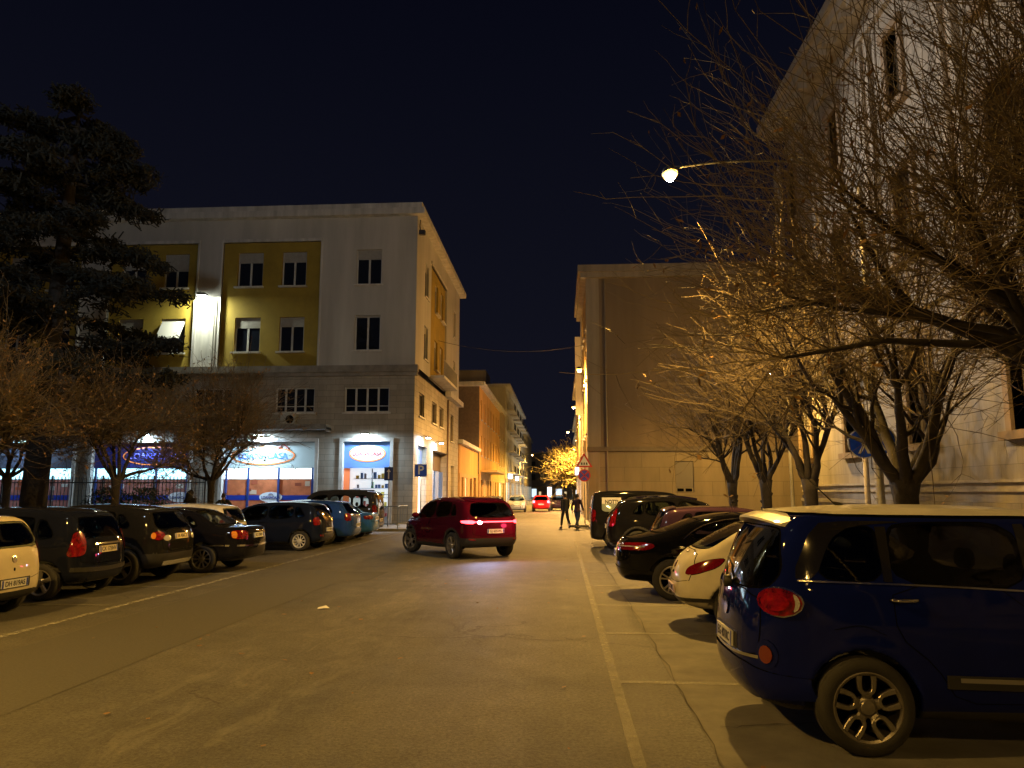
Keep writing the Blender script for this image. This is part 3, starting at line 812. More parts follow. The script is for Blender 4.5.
def build_cars():
    out = {}
    # ---- right row
    s = scaled(SPEC_ROUND, paint=paint('cream_white', (.62, .58, .50), .3), plate=(.50, 'GC 718PT', mat('plate_pinkish', (.7, .55, .62), .35)), rimmat=M_ALLOY)
    c = Car('parked_car', 'cream white hatchback with sloping rounded tail, between the navy people carrier and the black coupe', (3.50, 10.7, 0), R(-1), s, RG)
    finish_common(c, [(-.10, .70), (.08, .72), (.36, .82), (.46, .94), (.20, .90), (-.06, .80)], M_REDDK, .95)
    tailgate(c, .56, .60, .46, 1.0)
    c.patch('badge', OVAL(0, .80, .045, .045), ('rear',), [M_CHROME, M_SEAM], off=.012, rim=.01, smooth_it=0, step=.03)
    c.patch('tailgate_release', [(-.05, .69), (.05, .69), (.05, .72), (-.05, .72)], ('rear',), [M_SEAM], off=.01, rim=.01, smooth_it=0)
    c.patch('high_brake_light', [(-.10, .965), (.10, .965), (.10, .985), (-.10, .985)], ('rear',), [M_RED, M_SEAM], off=.01, rim=.01, smooth_it=0)
    c.strip('bumper_moulding', [(-.72, .40), (0, .36), (.72, .40)], ('rear',), .045, M_BLACKP, off=.006)
    side_strips(c, [1.78]); c.handle(1.95-c.L/2, .86)

    s = scaled(SPEC_COUPE, paint=paint('black', (.004, .004, .005), .25), plate=(.72, 'FH 093KD'))
    c = Car('parked_car', 'glossy black coupe with slim wraparound tail lights, second car beyond the navy people carrier', (3.26, 13.7, 0), R(-1), s, RG)
    finish_common(c, [(-.34, .80), (.22, .80), (.34, .86), (.28, .93), (-.34, .91)], M_REDDK, .6)
    for sg in (1, -1):
        c.patch('tail_light_bar', [(-.30, .85), (.20, .85), (.20, .868), (-.30, .868)], ('corner', sg, .6, -1), [M_CLEAR], off=.018, rim=.006, smooth_it=0)
        c.strip('window_trim', [(1.15-c.L/2, 1.0), (1.4-c.L/2, 1.175), (1.8-c.L/2, 1.30), (2.3-c.L/2, 1.335), (2.8-c.L/2, 1.23), (3.2-c.L/2, .95)], ('side', sg), .014, M_CHROME, off=.004)
    tailgate(c, .60, .60, .58, .985); side_strips(c, [1.95, 3.2]); c.handle(2.1-c.L/2, .87)
    c.patch('bumper', [(-.84, .30), (.84, .30), (.86, .50), (-.86, .50)], ('rear',), [s['paint'], M_SEAM], off=.012, rim=.015, smooth_it=1, flange=.004)
    c.antenna(1.35, .09, -.7)

    s = scaled(SPEC_HATCH, H=1.4, paint=paint('plum_silver', (.035, .018, .035), .3, .4), plate=(.62, 'DS 552LV'))
    c = Car('parked_car', 'silvery plum hatchback, its roof spoiler showing just beyond the black coupe', (3.85, 17.0, 0), R(0), s, RG)
    finish_common(c, [(-.12, .70), (.12, .72), (.14, 1.0), (-.06, .98)], M_RED, .6)
    c.patch('spoiler', [(.36-c.L/2, .5), (.36-c.L/2, -.5), (.62-c.L/2, -.55), (.62-c.L/2, .55)], ('top',), [s['paint'], s['paint']], off=.03, rim=.035, smooth_it=1)
    side_strips(c, [1.75, 2.8])

    s = scaled(SPEC_SUV, L=4.4, paint=paint('black2', (.008, .008, .01), .25), plate=(.80, 'FN 214MB'), wheel='spoke10')
    c = Car('parked_car', 'black tall estate car with roof rails, in front of the boxy van', (3.45, 22.3, 0), R(-1), s, RG)
    finish_common(c, [(-.12, .80), (.10, .82), (.12, 1.0), (.10, 1.3), (-.02, 1.3), (-.08, 1.0)], M_RED, .6)
    for sg in (1, -1): c.strip('roof_rail', [(.9-c.L/2, sg*.56), (1.6-c.L/2, sg*.58), (2.6-c.L/2, sg*.56)], ('top',), .035, M_CHROME, off=.03, h=.02)
    side_strips(c, [2.02, 3.1]); tailgate(c, .62, .62, .6, 1.08)

    s = scaled(SPEC_VAN, paint=paint('black3', (.012, .012, .013), .35), plate=(.62, 'DP 660YE'))
    c = Car('parked_van', 'black boxy van with a pale lettered board in its side window', (3.1, 24.9, 0), R(-1), dict(s, cat='van'), RG)
    finish_common(c, [(-.10, .85), (.08, .85), (.08, 1.22), (-.08, 1.22)], M_RED, .5)
    mb = MB(); mb.box(-1.78, -1.18, -.79, -.78, 1.16, 1.60)
    o = mb.build('window_board', M_WHITE, c.root)
    text_obj('board_lettering', 'NOTTI', .17, M_INK, o, (-1.475, -.792, 1.46), (R(90), 0, 0), bold=.004, sx=.8)
    side_strips(c, [2.04, 3.1])

    # ---- left row, noses to the left
    s = scaled(SPEC_HATCH, L=3.85, W=1.66, paint=paint('champagne', (.60, .54, .42), .32, .1), plate=(.50, 'DH 819AS'), wheel='hubcap', rimmat=M_HUBCAP)
    c = Car('parked_car', 'champagne silver hatchback cut by the left edge, its plate set low in the bumper', (-9.62, 10.45, 0), R(180), s, LG)
    finish_common(c, [(-.10, .72), (.08, .74), (.08, 1.05), (-.05, 1.05)], M_RED, .7)
    tailgate(c, .60, .55, .58, .985)
    c.patch('badge', OVAL(0, .83, .045, .05), ('rear',), [M_CHROME, M_SEAM], off=.012, rim=.01, smooth_it=0, step=.03)
    c.patch('lock', OVAL(0, .69, .018, .025, 8), ('rear',), [M_SEAM], off=.008, rim=.006, smooth_it=0, step=.02)
    c.patch('plate_recess', [(-.33, .43), (.40, .43), (.40, .57), (-.33, .57)], ('rear',), [M_BLACKP, M_SEAM], off=.006, rim=.006, smooth_it=0)
    c.patch('rear_fog_reflector', [(.52, .34), (.66, .35), (.66, .38), (.52, .37)], ('rear',), [M_CLEAR], off=.01, rim=.01, smooth_it=0)
    c.patch('bumper_lower', [(-.78, .26), (.78, .26), (.78, .385), (-.78, .385)], ('rear',), [M_BLACKP, M_SEAM], off=.01, rim=.012, smooth_it=1)
    side_strips(c, [1.75, 2.8])

    s = scaled(SPEC_HATCH, L=4.0, W=1.68, paint=paint('midnight', (.008, .010, .022), .25), plate=(.80, 'CX 175NV', mat('plate_warm', (.62, .56, .42), .35)), wheel='spoke5')
    s['prof'] = [(x*4.0/3.95, z*1.03 if z > .4 else z) for x, z in s['prof']]
    c = Car('parked_car', 'midnight blue hatchback with tall red tail lights, directly behind the champagne silver one', (-9.86, 12.95, 0), R(180), s, LG)
    finish_common(c, [(-.12, .72), (.16, .70), (.10, .92), (.06, 1.10), (-.08, 1.12), (-.14, .95)], M_RED, .62)
    tailgate(c, .62, .58, .60, 1.0)
    c.strip('tailgate_grip', [(-.34, .895), (.34, .895)], ('rear',), .03, M_CHROME, off=.016)
    c.strip('bumper_moulding', [(-.80, .50), (0, .47), (.80, .50)], ('rear',), .07, M_BLACKP, off=.012)
    c.exhaust(.35); side_strips(c, [1.75, 2.8])

    s = scaled(SPEC_SUV, L=4.2, W=1.76, paint=paint('graphite', (.012, .012, .013), .3), plate=(.90, 'ER 406CZ', mat('plate_yellowed', (.68, .58, .34), .35)), wheel='spoke5', clad_rear=.60)
    s['prof'] = [(x*4.2/4.5, z*.93 if z > .5 else z) for x, z in s['prof']]; s['axles'] = (.82, 3.32)
    s['rear_win'] = [(w_, z_*.93) for w_, z_ in s['rear_win']]; s['front_win'] = [(w_, z_*.93) for w_, z_ in s['front_win']]
    s['side_win'] = [[(x*4.2/4.5, z*.93) for x, z in p] for p in s['side_win']]; s['cabx'] = (.3, 3.1); s['belt'] = .955
    c = Car('parked_car', 'dark graphite crossover with black wheel arches and round tail lights, before the black saloon', (-9.74, 15.1, 0), R(180), s, LG)
    finish_common(c, OVAL(-.02, .93, .13, .085), M_RED, .72)
    for sg in (1, -1):
        c.patch('indicator', OVAL(.075, .93, .04, .06), ('corner', sg, .72, -1), [M_AMBER], off=.016, rim=.01, smooth_it=0, step=.02)
        c.patch('reverse_lamp', OVAL(-.20, .88, .09, .055), ('corner', sg, .72, -1), [M_CLEAR, M_CHROME], off=.012, rim=.01, smooth_it=0, step=.03)
    tailgate(c, .60, .64, .58, 1.05)
    c.strip('skid_plate', [(-.55, .40), (.55, .40)], ('rear',), .07, M_CLEAR, off=.012)
    side_strips(c, [1.85, 2.8], .45)

    s = scaled(SPEC_SEDAN, paint=paint('black4', (.007, .007, .01), .22), plate=(.80, 'BZ 338RF'))
    c = Car('parked_car', 'glossy black saloon with chrome strips and ten-spoke alloys, in front of the white hatchback', (-9.22, 17.3, 0), R(180), s, LG)
    finish_common(c, [(-.22, .74), (.16, .74), (.18, .92), (-.20, .92)], M_RED, .62)
    for sg in (1, -1): c.patch('indicator', [(.06, .76), (.15, .76), (.16, .90), (.06, .90)], ('corner', sg, .62, -1), [M_AMBER], off=.016, rim=.01, smooth_it=1, step=.03)
    for sg in (1, -1): c.strip('side_moulding', [(.5-c.L/2, .60), (3.9-c.L/2, .57)], ('side', sg), .028, M_CHROME, off=.006)
    c.strip('bumper_moulding', [(-.80, .60), (0, .58), (.80, .60)], ('rear',), .04, M_CHROME, off=.01)
    tailgate(c, .60, .66, .58, .98); side_strips(c, [1.75, 2.1, 3.0])

    s = scaled(SPEC_HATCH, paint=paint('white', (.55, .53, .48), .3), plate=(.6, 'EK 587GB'))
    c = Car('parked_car', 'white hatchback almost hidden, pale roof showing over the black saloon', (-10.45, 19.9, 0), R(180), s, LG)
    finish_common(c, [(-.12, .70), (.12, .72), (.14, 1.05), (-.02, 1.05)], M_RED, .6); side_strips(c, [1.75, 2.8])

    s = scaled(SPEC_HATCH, L=4.0, W=1.7, paint=paint('ink_blue', (.008, .012, .03), .25), plate=(.62, 'EX 290TH'), wheel='spoke10', rimmat=M_HUBCAP)
    c = Car('parked_car', 'ink blue hatchback seen side-on with silver wheel covers, before the row of blue-lit cars', (-9.2, 23.6, 0), R(178), s, LG)
    finish_common(c, [(-.10, .78), (.14, .76), (.12, 1.0), (-.06, 1.02)], M_RED, .62)
    c.patch('rear_reflector', [(.45, .42), (.62, .44), (.62, .49), (.45, .47)], ('rear',), [M_RED], off=.01, rim=.01, smooth_it=0)
    side_strips(c, [1.75, 2.8]); c.handle(1.9-c.L/2, .86); tailgate(c, .6, .58, .56, 1.0)

    s = scaled(SPEC_WAGON, paint=paint('steel_blue_lit', (.02, .06, .25), .28, .3), plate=(.64, 'FB 471XA'))  # blue deepened to carry the cyan light on the tail
    c = Car('parked_car', 'blue-lit steel estate with a dark rear window, right after the ink blue hatchback', (-9.25, 26.3, 0), R(180), s, LG)
    finish_common(c, [(-.12, .80), (.14, .80), (.12, 1.05), (-.08, 1.05)], M_RED, .6); side_strips(c, [2.08, 3.2]); tailgate(c, .6, .6, .56, 1.0)
    c.antenna(.75, .15, -.7)

    s = scaled(SPEC_SEDAN, paint=paint('sky_blue_lit', (.03, .12, .40), .28, .3), plate=(.78, 'DM 934SE'), wheel='spoke5')  # paint blue also stands for the cyan light falling here
    c = Car('parked_car', 'blue-lit light blue saloon with red tail lamps, last low car before the dark minibus', (-9.25, 28.8, 0), R(180), s, LG)
    finish_common(c, [(-.22, .76), (.16, .76), (.18, .90), (-.20, .90)], M_RED, .62); side_strips(c, [1.75, 2.1, 3.0]); tailgate(c, .60, .66, .58, .98)

    s = scaled(SPEC_VAN, L=4.6, paint=paint('anthracite', (.03, .032, .04), .3), plate=(.62, 'CP 882JK'))
    c = Car('parked_van', 'dark minibus with a roof rack and tall rear windows, parked last before the pedestrian barrier', (-9.75, 31.4, 0), R(180), dict(s, cat='van'), LG)
    finish_common(c, [(-.10, .85), (.08, .85), (.08, 1.25), (-.08, 1.25)], M_RED, .5)
    for sg in (1, -1): c.strip('roof_rail', [(.5-c.L/2, sg*.62), (3.0-c.L/2, sg*.60)], ('top',), .03, M_BLACKP, off=.04, h=.02)
    side_strips(c, [1.1, 2.04, 3.1])

    # ---- the red crossover turning in the road
    s = scaled(SPEC_SUV, L=4.45, W=1.84, paint=paint('ruby', (.06, .003, .014), .25, .25), plate=(.74, 'GJ 605WL', mat('plate_cool_white', (.7, .7, .75), .4)), wheel='double5', glass=M_GLASSD, rglass=M_GLASSD,  # plate in one even bluish white
               clad_rear=.56, steer=.32)
    c = Car('moving_car', 'ruby red crossover turning across the road with its brake and reversing lights on', (-3.02, 22.1, 0), R(90+36), s)
    finish_common(c); side_strips(c, [2.02, 3.05]); tailgate(c, .64, .62, .62, 1.08)
    c.strip('light_bar', [(-.60, .985), (0, .985), (.60, .985)], ('rear',), .028, M_REDON, off=.012)
    for sg in (1, -1):
        c.patch('tail_light', [(-.16, .93), (.20, .95), (.24, 1.02), (-.14, 1.03)], ('corner', sg, .6, -1), [M_REDON, M_SEAM], off=.012, rim=.015)
        c.patch('rear_reflector', [(sg*.58, .50), (sg*.74, .52), (sg*.74, .55), (sg*.58, .53)], ('rear',), [M_RED], off=.012, rim=.01, smooth_it=0)
    c.patch('reverse_lamp', OVAL(.47, .965, .055, .04), ('rear',), [M_REVON, M_SEAM], off=.02, rim=.01, smooth_it=0, step=.02)
    c.patch('high_brake_light', [(-.16, 1.515), (.16, 1.515), (.16, 1.545), (-.16, 1.545)], ('rear',), [mat('high_brake_lit', (.6, .1, .02), .3, emit=(1, .16, .04), estr=5), M_SEAM], off=.014, rim=.01, smooth_it=0)
    c.antenna(1.0, .1, -.8)
    for sg in (1, -1): c.strip('window_trim', [(.75-c.L/2, 1.14), (2.0-c.L/2, 1.065), (3.1-c.L/2, 1.01)], ('side', sg), .012, M_CHROME, off=.003)
    c.patch('spoiler', [(.45-c.L/2, .56), (.45-c.L/2, -.56), (.80-c.L/2, -.60), (.80-c.L/2, .60)], ('top',), [s['paint'], s['paint']], off=.02, rim=.03, smooth_it=1)
    rl = bpy.data.lights.new('reverse_lamp_light', 'SPOT'); rl.energy = 130; rl.color = (.6, .6, 1); rl.spot_size = R(130); rl.spot_blend = .8; rl.shadow_soft_size = .05
    o = link(bpy.data.objects.new('reverse_lamp_light', rl), c.root); o.location = (-c.L/2-.10, .47, .95); o.rotation_euler = (0, R(70), R(0))
    o.rotation_euler = Vector((-1, .05, -.28)).to_track_quat('-Z', 'Y').to_euler()
    rl = bpy.data.lights.new('tail_light_glow', 'POINT'); rl.energy = 14; rl.color = (1, .05, .15); rl.shadow_soft_size = .1
    o = link(bpy.data.objects.new('tail_light_glow', rl), c.root); o.location = (-c.L/2-.25, -.5, .95)

    # ---- far street
    def far(name, label, loc, rz, base, col, **kw):
        g = kw.pop('group', 'cars in the far street'); lit = kw.pop('lit', False)
        s = scaled(base, paint=col, plate=(.66, kw.pop('pl', 'FA 120GD')), **kw)
        c = Car(name, label, loc, rz, s, g, vox=.045); c.fit()
        c.tail('n', .6, [(-.14, .78), (.14, .78), (.14, 1.0), (-.12, 1.0)], M_REDON2 if lit else M_RED)
        c.tail('n', .6, [(-.28, .62), (.12, .65), (.16, .80), (-.1, .80)], M_CLEAR, fr=1)
        return c
    M_REDON2 = mat('tail_lens_bright', (.6, .02, .02), .2, emit=(1, .02, .03), estr=45)
    c = far('moving_car', 'red car driving away down the middle of the far street, brake lights glowing', (-1.75, 70, 0), R(90), SPEC_HATCH, paint('bright_red', (.4, .01, .015), .3), lit=True, pl='FT 633ZC')
    rl = bpy.data.lights.new('brake_glow', 'POINT'); rl.energy = 60; rl.color = (1, .06, .05); rl.shadow_soft_size = .1
    o = link(bpy.data.objects.new('brake_glow', rl), c.root); o.location = (-c.L/2-.3, 0, .85)
    far('parked_car', 'dark plum car standing to the right of the glowing red car in the far street', (-.15, 74, 0), R(-90), SPEC_HATCH, paint('plum', (.03, .015, .03), .3), pl='EW 081LN')
    far('parked_car', 'pale silver car at the left kerb, left of the glowing red car', (-3.9, 68, 0), R(-88), SPEC_HATCH, paint('far_silver', (.45, .5, .55), .3, .3), pl='DK 254VR')
    far('parked_car', 'tan estate behind the ruby crossover, nearest at the left kerb', (-5.15, 43.5, 0), R(90), SPEC_WAGON, paint('far_tan', (.35, .28, .2), .3, .3), pl='CV 770HY')
    far('parked_car', 'dark hatchback parked at the left kerb beyond the tan estate', (-5.1, 49.5, 0), R(90), SPEC_HATCH, paint('far_dark', (.06, .03, .03), .3), pl='BX 519ME')
    far('parked_car', 'grey hatchback at the left kerb, under the shop canopy of the far street', (-5.1, 58, 0), R(90), SPEC_HATCH, paint('far_grey', (.25, .25, .25), .3), pl='FR 346PW')
# ------------------------------------------------------------------ buildings
class Fac:
    """a facade plane: u along U, z up, d outward along N"""
    def __init__(s, o, U, N): s.o = Vector(o); s.U = Vector(U); s.N = Vector(N)
    def P(s, u, z, d=0): return s.o+s.U*u+s.N*d+Vector((0, 0, z))
    def box(s, mb, u0, u1, z0, z1, d0, d1, mi=None): mb.box(u0, u1, d0, d1, z0, z1, mi, fn=lambda u, d, z: tuple(s.P(u, z, d)))
    def wall(s, mb, u0, u1, z0, z1, holes, depth=.25, d=0.0, mi=None, rmi=None):
        us = sorted({u0, u1, *[x for h in holes for x in h[:2] if u0 < x < u1]}); zs = sorted({z0, z1, *[x for h in holes for x in h[2:4] if z0 < x < z1]})
        for i in range(len(us)-1):
            for j in range(len(zs)-1):
                uc, zc = (us[i]+us[i+1])/2, (zs[j]+zs[j+1])/2
                if any(h[0] < uc < h[1] and h[2] < zc < h[3] for h in holes): continue
                mb.add([s.P(us[i], zs[j], d), s.P(us[i+1], zs[j], d), s.P(us[i+1], zs[j+1], d), s.P(us[i], zs[j+1], d)], [(0, 1, 2, 3)], mi)
        for h in holes:
            a, b, c, e = h[:4]
            dd = h[4] if len(h) > 4 else depth
            for q in (((a, c), (b, c)), ((b, c), (b, e)), ((b, e), (a, e)), ((a, e), (a, c))):
                (p0, q0), (p1, q1) = q
                mb.add([s.P(p0, q0, d), s.P(p1, q1, d), s.P(p1, q1, d-dd), s.P(p0, q0, d-dd)], [(0, 1, 2, 3)], rmi if rmi is not None else mi)

M_CREAM = mat('plaster_grey_white', (.44, .43, .40), .85, var=.22, scale=.7, bump=.3, bscale=25, streak=True)
M_MUST = mat('plaster_mustard', (.30, .21, .025), .85, var=.22, scale=.8, bump=.3, bscale=25)
M_TRAV = block_mat('travertine', (.36, .33, .27), .95, .31, (.20, .18, .15), .14, .010)
M_TRIM = mat('trim_light', (.5, .49, .46), .8, var=.3, scale=2.5, streak=True)
M_FRAMEW = mat('frame_white', (.5, .5, .48), .5, var=.1)
M_SHUT = mat('roller_shutter', (.34, .33, .30), .6, var=.12, scale=6)
M_PANE = mat('window_glass_dark', (.010, .013, .02), .06, coat=.5, spec=.8)
M_ROOFD = mat('roof_dark', (.06, .055, .05), .9, var=.3)
M_BRONZE = mat('frame_bronze', (.16, .13, .10), .5)

def window(f, par, u0, u1, z0, z1, d=-.16, shut=.25, leaves=2, frame=None, sill=True, pane=None, rail=False, awning=False, shutm=None):
    frame = frame or M_FRAMEW; mb = MB(); fw = .065
    f.box(mb, u0, u0+fw, z0, z1, d-.04, d+.03); f.box(mb, u1-fw, u1, z0, z1, d-.04, d+.03)
    f.box(mb, u0+fw, u1-fw, z0, z0+fw, d-.04, d+.028); f.box(mb, u0+fw, u1-fw, z1-fw, z1, d-.04, d+.028)
    for k in range(1, leaves):
        uc = u0+(u1-u0)*k/leaves; f.box(mb, uc-.05, uc+.05, z0+fw, z1-fw, d-.038, d+.026)
    if rail: f.box(mb, u0+fw, u1-fw, z0+.32, z0+.36, d-.036, d+.024)
    w = mb.build('window', frame, par)
    mb = MB(); f.box(mb, u0+.02, u1-.02, z0+.02, z1-.02, d-.03, d-.012); mb.build('pane', pane or M_PANE, w)
    if shut > 0:
        mb = MB(); zt = z1-(z1-z0)*shut; n = max(2, int((z1-zt)/.055)); hh = (z1-zt)/n
        for k in range(n): f.box(mb, u0+.03, u1-.03, zt+k*hh+.004, zt+(k+1)*hh-.004, d+.032, d+.05)
        mb.build('roller_shutter', shutm or M_SHUT, w)
    if sill:
        mb = MB(); f.box(mb, u0-.10, u1+.10, z0-.09, z0-.004, -.10, .09); mb.build('sill', M_TRIM, w)
    if awning:
        mb = MB(); zt = z0+(z1-z0)*.66
        vs = [f.P(u0+.04, z1-.1, d+.06), f.P(u1-.04, z1-.1, d+.06), f.P(u1-.04, zt-.55, .42), f.P(u0+.04, zt-.55, .42)]
        vs += [v-Vector((0, 0, .02)) for v in vs]
        mb.add(vs, [(0, 1, 2, 3), (4, 7, 6, 5), (0, 4, 5, 1), (2, 6, 7, 3), (1, 5, 6, 2), (0, 3, 7, 4)])
        mb.build('tilted_shutter', mat('shutter_pale', (.55, .54, .5), .6), w)
    return w

def emis(name, col, s, base=None): return mat(name, base or col, .6, emit=col, estr=s)

def left_building():
    t = thing('apartment_building', 'long four-storey corner block with mustard panels, pale pillars and a travertine shop floor', 'building', (-7.67, 39, 0))
    T0 = Vector((7.67, -39, 0))
    def fin(mb, name, m, par=None, **k):
        mb.v = [tuple(Vector(v)+T0) for v in mb.v] if par is None or par is t else mb.v
        return mb.build(name, m, par or t, **k)
    F = Fac((-7.67+7.67, 0, 0), (-1, 0, 0), (0, -1, 0))     # u = distance left of the corner (local coordinates)
    # build everything local to the root
    x = lambda X: -7.67-X     # world X to u
    holes = []; wins = []
    z3 = (12.95, 14.90); z2 = (9.30, 11.22)
    cols = [(-11.0, -9.6), (-17.7, -16.27), (-15.2, -13.83), (-24.3, -22.9), (-21.9, -20.5), (-30.9, -29.5), (-28.5, -27.1), (-37.3, -35.9), (-34.9, -33.5)]
    up = [(x(b), x(a)) for a, b in cols]
    sh3 = [.28, .30, .30, .45, .5, .4, .45, .4, .4]; sh2 = [.06, .30, .28, .35, .0, .4, .3, .3, .3]
    for i, (a, b) in enumerate(up):
        for zz, sh in ((z3, sh3[i]), (z2, sh2[i])): holes.append((a, b, zz[0], zz[1], .2)); wins.append((a, b, zz[0], zz[1], sh, i, zz is z2))
    pan = [(x(-13.0), x(-18.5)), (x(-19.95), x(-24.93)), (x(-26.6), x(-31.6)), (x(-33.2), x(-38.2))]
    # upper wall: pale, with recessed mustard panels
    mb = MB(); LEN = 32.3
    ph = [(a, b, 8.46, 15.45, .12) for a, b in pan]
    F.wall(mb, 0, LEN, 8.46, 16.75, ph+[h for h in holes if not any(a < h[0] < b for a, b in pan)], mi=0)
    mb.build('upper_wall', M_CREAM, t)
    for a, b in pan:
        mb = MB(); F.wall(mb, a, b, 8.46, 15.45, [h for h in holes if a < h[0] < b], d=-.12)
        mb.build('coloured_panel', M_MUST, t)
        mb = MB(); F.box(mb, a-.12, b+.12, 15.45, 15.62, -.11, .06); F.box(mb, a-.10, a, 8.46, 15.45, -.10, .05); F.box(mb, b, b+.10, 8.46, 15.45, -.10, .05); mb.build('panel_trim', M_TRIM, t)
    # inner dark backing and roof
    mb = MB(); F.box(mb, .5, LEN-.2, 0.1, 16.4, -17, -.9); mb.build('core', M_ROOFD, t)
    mb = MB(); F.box(mb, -.45, LEN, 16.75, 17.10, -17.8, .45); F.box(mb, -.30, LEN, 17.10, 17.42, -17.6, .32); mb.build('cornice', M_TRIM, t)
    # string course
    mb = MB(); F.box(mb, -.18, LEN, 8.10, 8.46, -.2, .22); F.box(mb, -.12, LEN, 7.9, 8.10, -.2, .12)
    mb.build('string_course', mat('ledge_grey', (.24, .22, .19), .85, var=.3, scale=2), t)
    # lower travertine wall with mezzanine windows and shop openings
    mz = [(x(-9.02), x(-11.43)), (x(-13.06), x(-15.19)), (x(-17.6), x(-19.7)), (x(-22.0), x(-24.2)), (x(-26.6), x(-28.8)), (x(-31), x(-33.2)), (x(-35.5), x(-37.7))]
    shops = [(x(-8.89), x(-11.44)), (x(-12.9), x(-17.91)), (x(-19.74), x(-25.15)), (x(-26.2), x(-30.6)), (x(-32.2), x(-37.2))]
    mh = [(a, b, 5.96, 7.30, .2) for a, b in mz]; shh = [(a, b, .02, 4.40, .35) for a, b in shops]
    mb = MB(); F.wall(mb, 0, LEN, 0, 7.9, mh+shh); mb.build('stone_wall', M_TRAV, t)
    for a, b, c, e, sh, i, low in wins:
        inpan = any(p < a < q for p, q in pan)
        window(F, t, a, b, c, e, d=-.16-(.12 if inpan else 0), shut=sh, awning=(low and i == 4), sill=True)
    for a, b in mz: window(F, t, a, b, 5.96, 7.30, d=-.14, shut=0, leaves=4, rail=True, sill=True)
    # shop surrounds
    mt = mat('shop_surround', (.5, .48, .44), .6, var=.15)
    for a, b in shops:
        mb = MB(); F.box(mb, a-.16, a+.02, .02, 4.40, -.3, .08); F.box(mb, b-.02, b+.16, .02, 4.40, -.3, .08); F.box(mb, a-.16, b+.16, 4.40, 4.58, -.3, .10)
        mb.build('shop_surround', mt, t)
    # shop 0: bright doorway
    blue = mat('sign_blue', (.10, .30, .62), .5)
    def shop(k, signm, strip, film, txt, txtm, mull, oval=True, tx=.5, ovx=.55, zs=(3.05, 4.40), zst=(2.46, 3.04)):
        a, b = shops[k]; w = b-a
        r = MB(); F.box(r, a+.02, b-.02, zs[0], zs[1]-.02, -.30, -.20); sg = r.build('shop_sign', signm, t)
        if txt:
            c = F.P(a+w*(1-tx), (zs[0]+zs[1])/2-.04, -.19); n = 36; q = MB()
            for (ra, rb2, d0, d1, mi) in ((1.75, .50, 0, .012, 0), (1.66, .43, .012, .02, 1)):
                b0 = len(q.v); q.v += [tuple(c+Vector((ra*math.cos(2*PI*i/n), -dd, rb2*math.sin(2*PI*i/n)))) for dd in (d0, d1) for i in range(n)]
                q.f += [tuple(range(b0, b0+n)), tuple(range(b0+n, b0+2*n))]+[(b0+i, b0+(i+1) % n, b0+n+(i+1) % n, b0+n+i) for i in range(n)]; q.m += [mi]*(n+2)
            ov = q.build('oval_logo', [mat('logo_orange', (.7, .2, .04)), signm], sg)
            text_obj('logo_lettering', txt, .46, txtm, ov, tuple(c+Vector((0, -.03, -.03))), (R(90), 0, 0), ext=.004, bold=.006)
            q = MB(); q.tube([c+Vector((.75, -.03, .34)), c+Vector((1.1, -.03, .62)), c+Vector((1.45, -.03, .30))], .03, 5); q.build('roof_emblem', mat('logo_red', (.5, .06, .03), .5), ov)
        if zst:
            r = MB(); F.box(r, a+.02, b-.02, zst[0], zst[1]-.02, -.30, -.24); r.build('lit_band', strip, t)
            r = MB(); F.box(r, a+.02, b-.02, .03, zst[0]-.01, -.32, -.26); fl = r.build('window_film', film, t)
            rp = random.Random(k); pm = [mat('poster_a', (.55, .42, .30), .5), mat('poster_b', (.30, .07, .03), .5), mat('poster_c', (.6, .6, .55), .5)]
            for i_ in range(5+k):
                pu = a+.2+(w-.7)*rp.random(); pz = 1.45+.75*rp.random(); r = MB(); F.box(r, pu, pu+rp.uniform(.15, .42), pz, pz+rp.uniform(.12, .3), -.258, -.252); r.build('poster', pm[rp.randrange(3)], fl)
        for q in mull:
            r = MB(); F.box(r, a+w*q-.05, a+w*q+.05, .02, zs[0], -.30, -.16); r.build('shop_mullion', mat('mullion_blue', (.02, .05, .2), .4), t)
        if oval:
            r = MB(); F.box(r, a+.03, b-.03, 1.34, 1.60, -.255, -.248, 0); r.build('blue_band', mat('band_blue', (.015, .04, .32), .4), t)
            r = MB(); c = F.P(a+w*(1-ovx), 1.50, -.23); n = 32
            r.v = [tuple(c+Vector((.62*math.cos(2*PI*i/n), -dd, .27*math.sin(2*PI*i/n)))) for dd in (0, .012) for i in range(n)]
            r.f = [tuple(range(n)), tuple(range(n, 2*n))]+[(i, (i+1) % n, n+(i+1) % n, n+i) for i in range(n)]; r.m = [0]*len(r.f)
            ov = r.build('oval_logo', mat('oval_white', (.6, .62, .64), .4, emit=(.5, .7, .9), estr=.12), t)
            text_obj('logo_lettering', 'LOANACASA', .20, mat('logo_blue', (.01, .03, .22), .5), ov, tuple(c+Vector((0, -.022, -.03))), (R(90), 0, 0), ext=.004, bold=.006, sx=.85)
            r = MB(); r.tube([c+Vector((-.13, -.022, .10)), c+Vector((0, -.022, .22)), c+Vector((.13, -.022, .10))], .012, 5); r.build('roof_emblem', mat('logo_blue', (.01, .03, .22), .5), ov)
    film1 = mat('film_orange', (.42, .13, .05), .5, var=.45, scale=1.6, emit=(.6, .14, .05), estr=.10)  # faint emission on both films stands for shop light behind them
    film2 = mat('film_brick', (.30, .13, .11), .5, var=.4, scale=1.6, emit=(.5, .16, .14), estr=.05)
    lit = emis('lit_white', (.75, .95, 1), 3.2); litc = emis('lit_cyan', (.45, .85, 1), 2.2)
    # doorway shop
    a, b = shops[0]
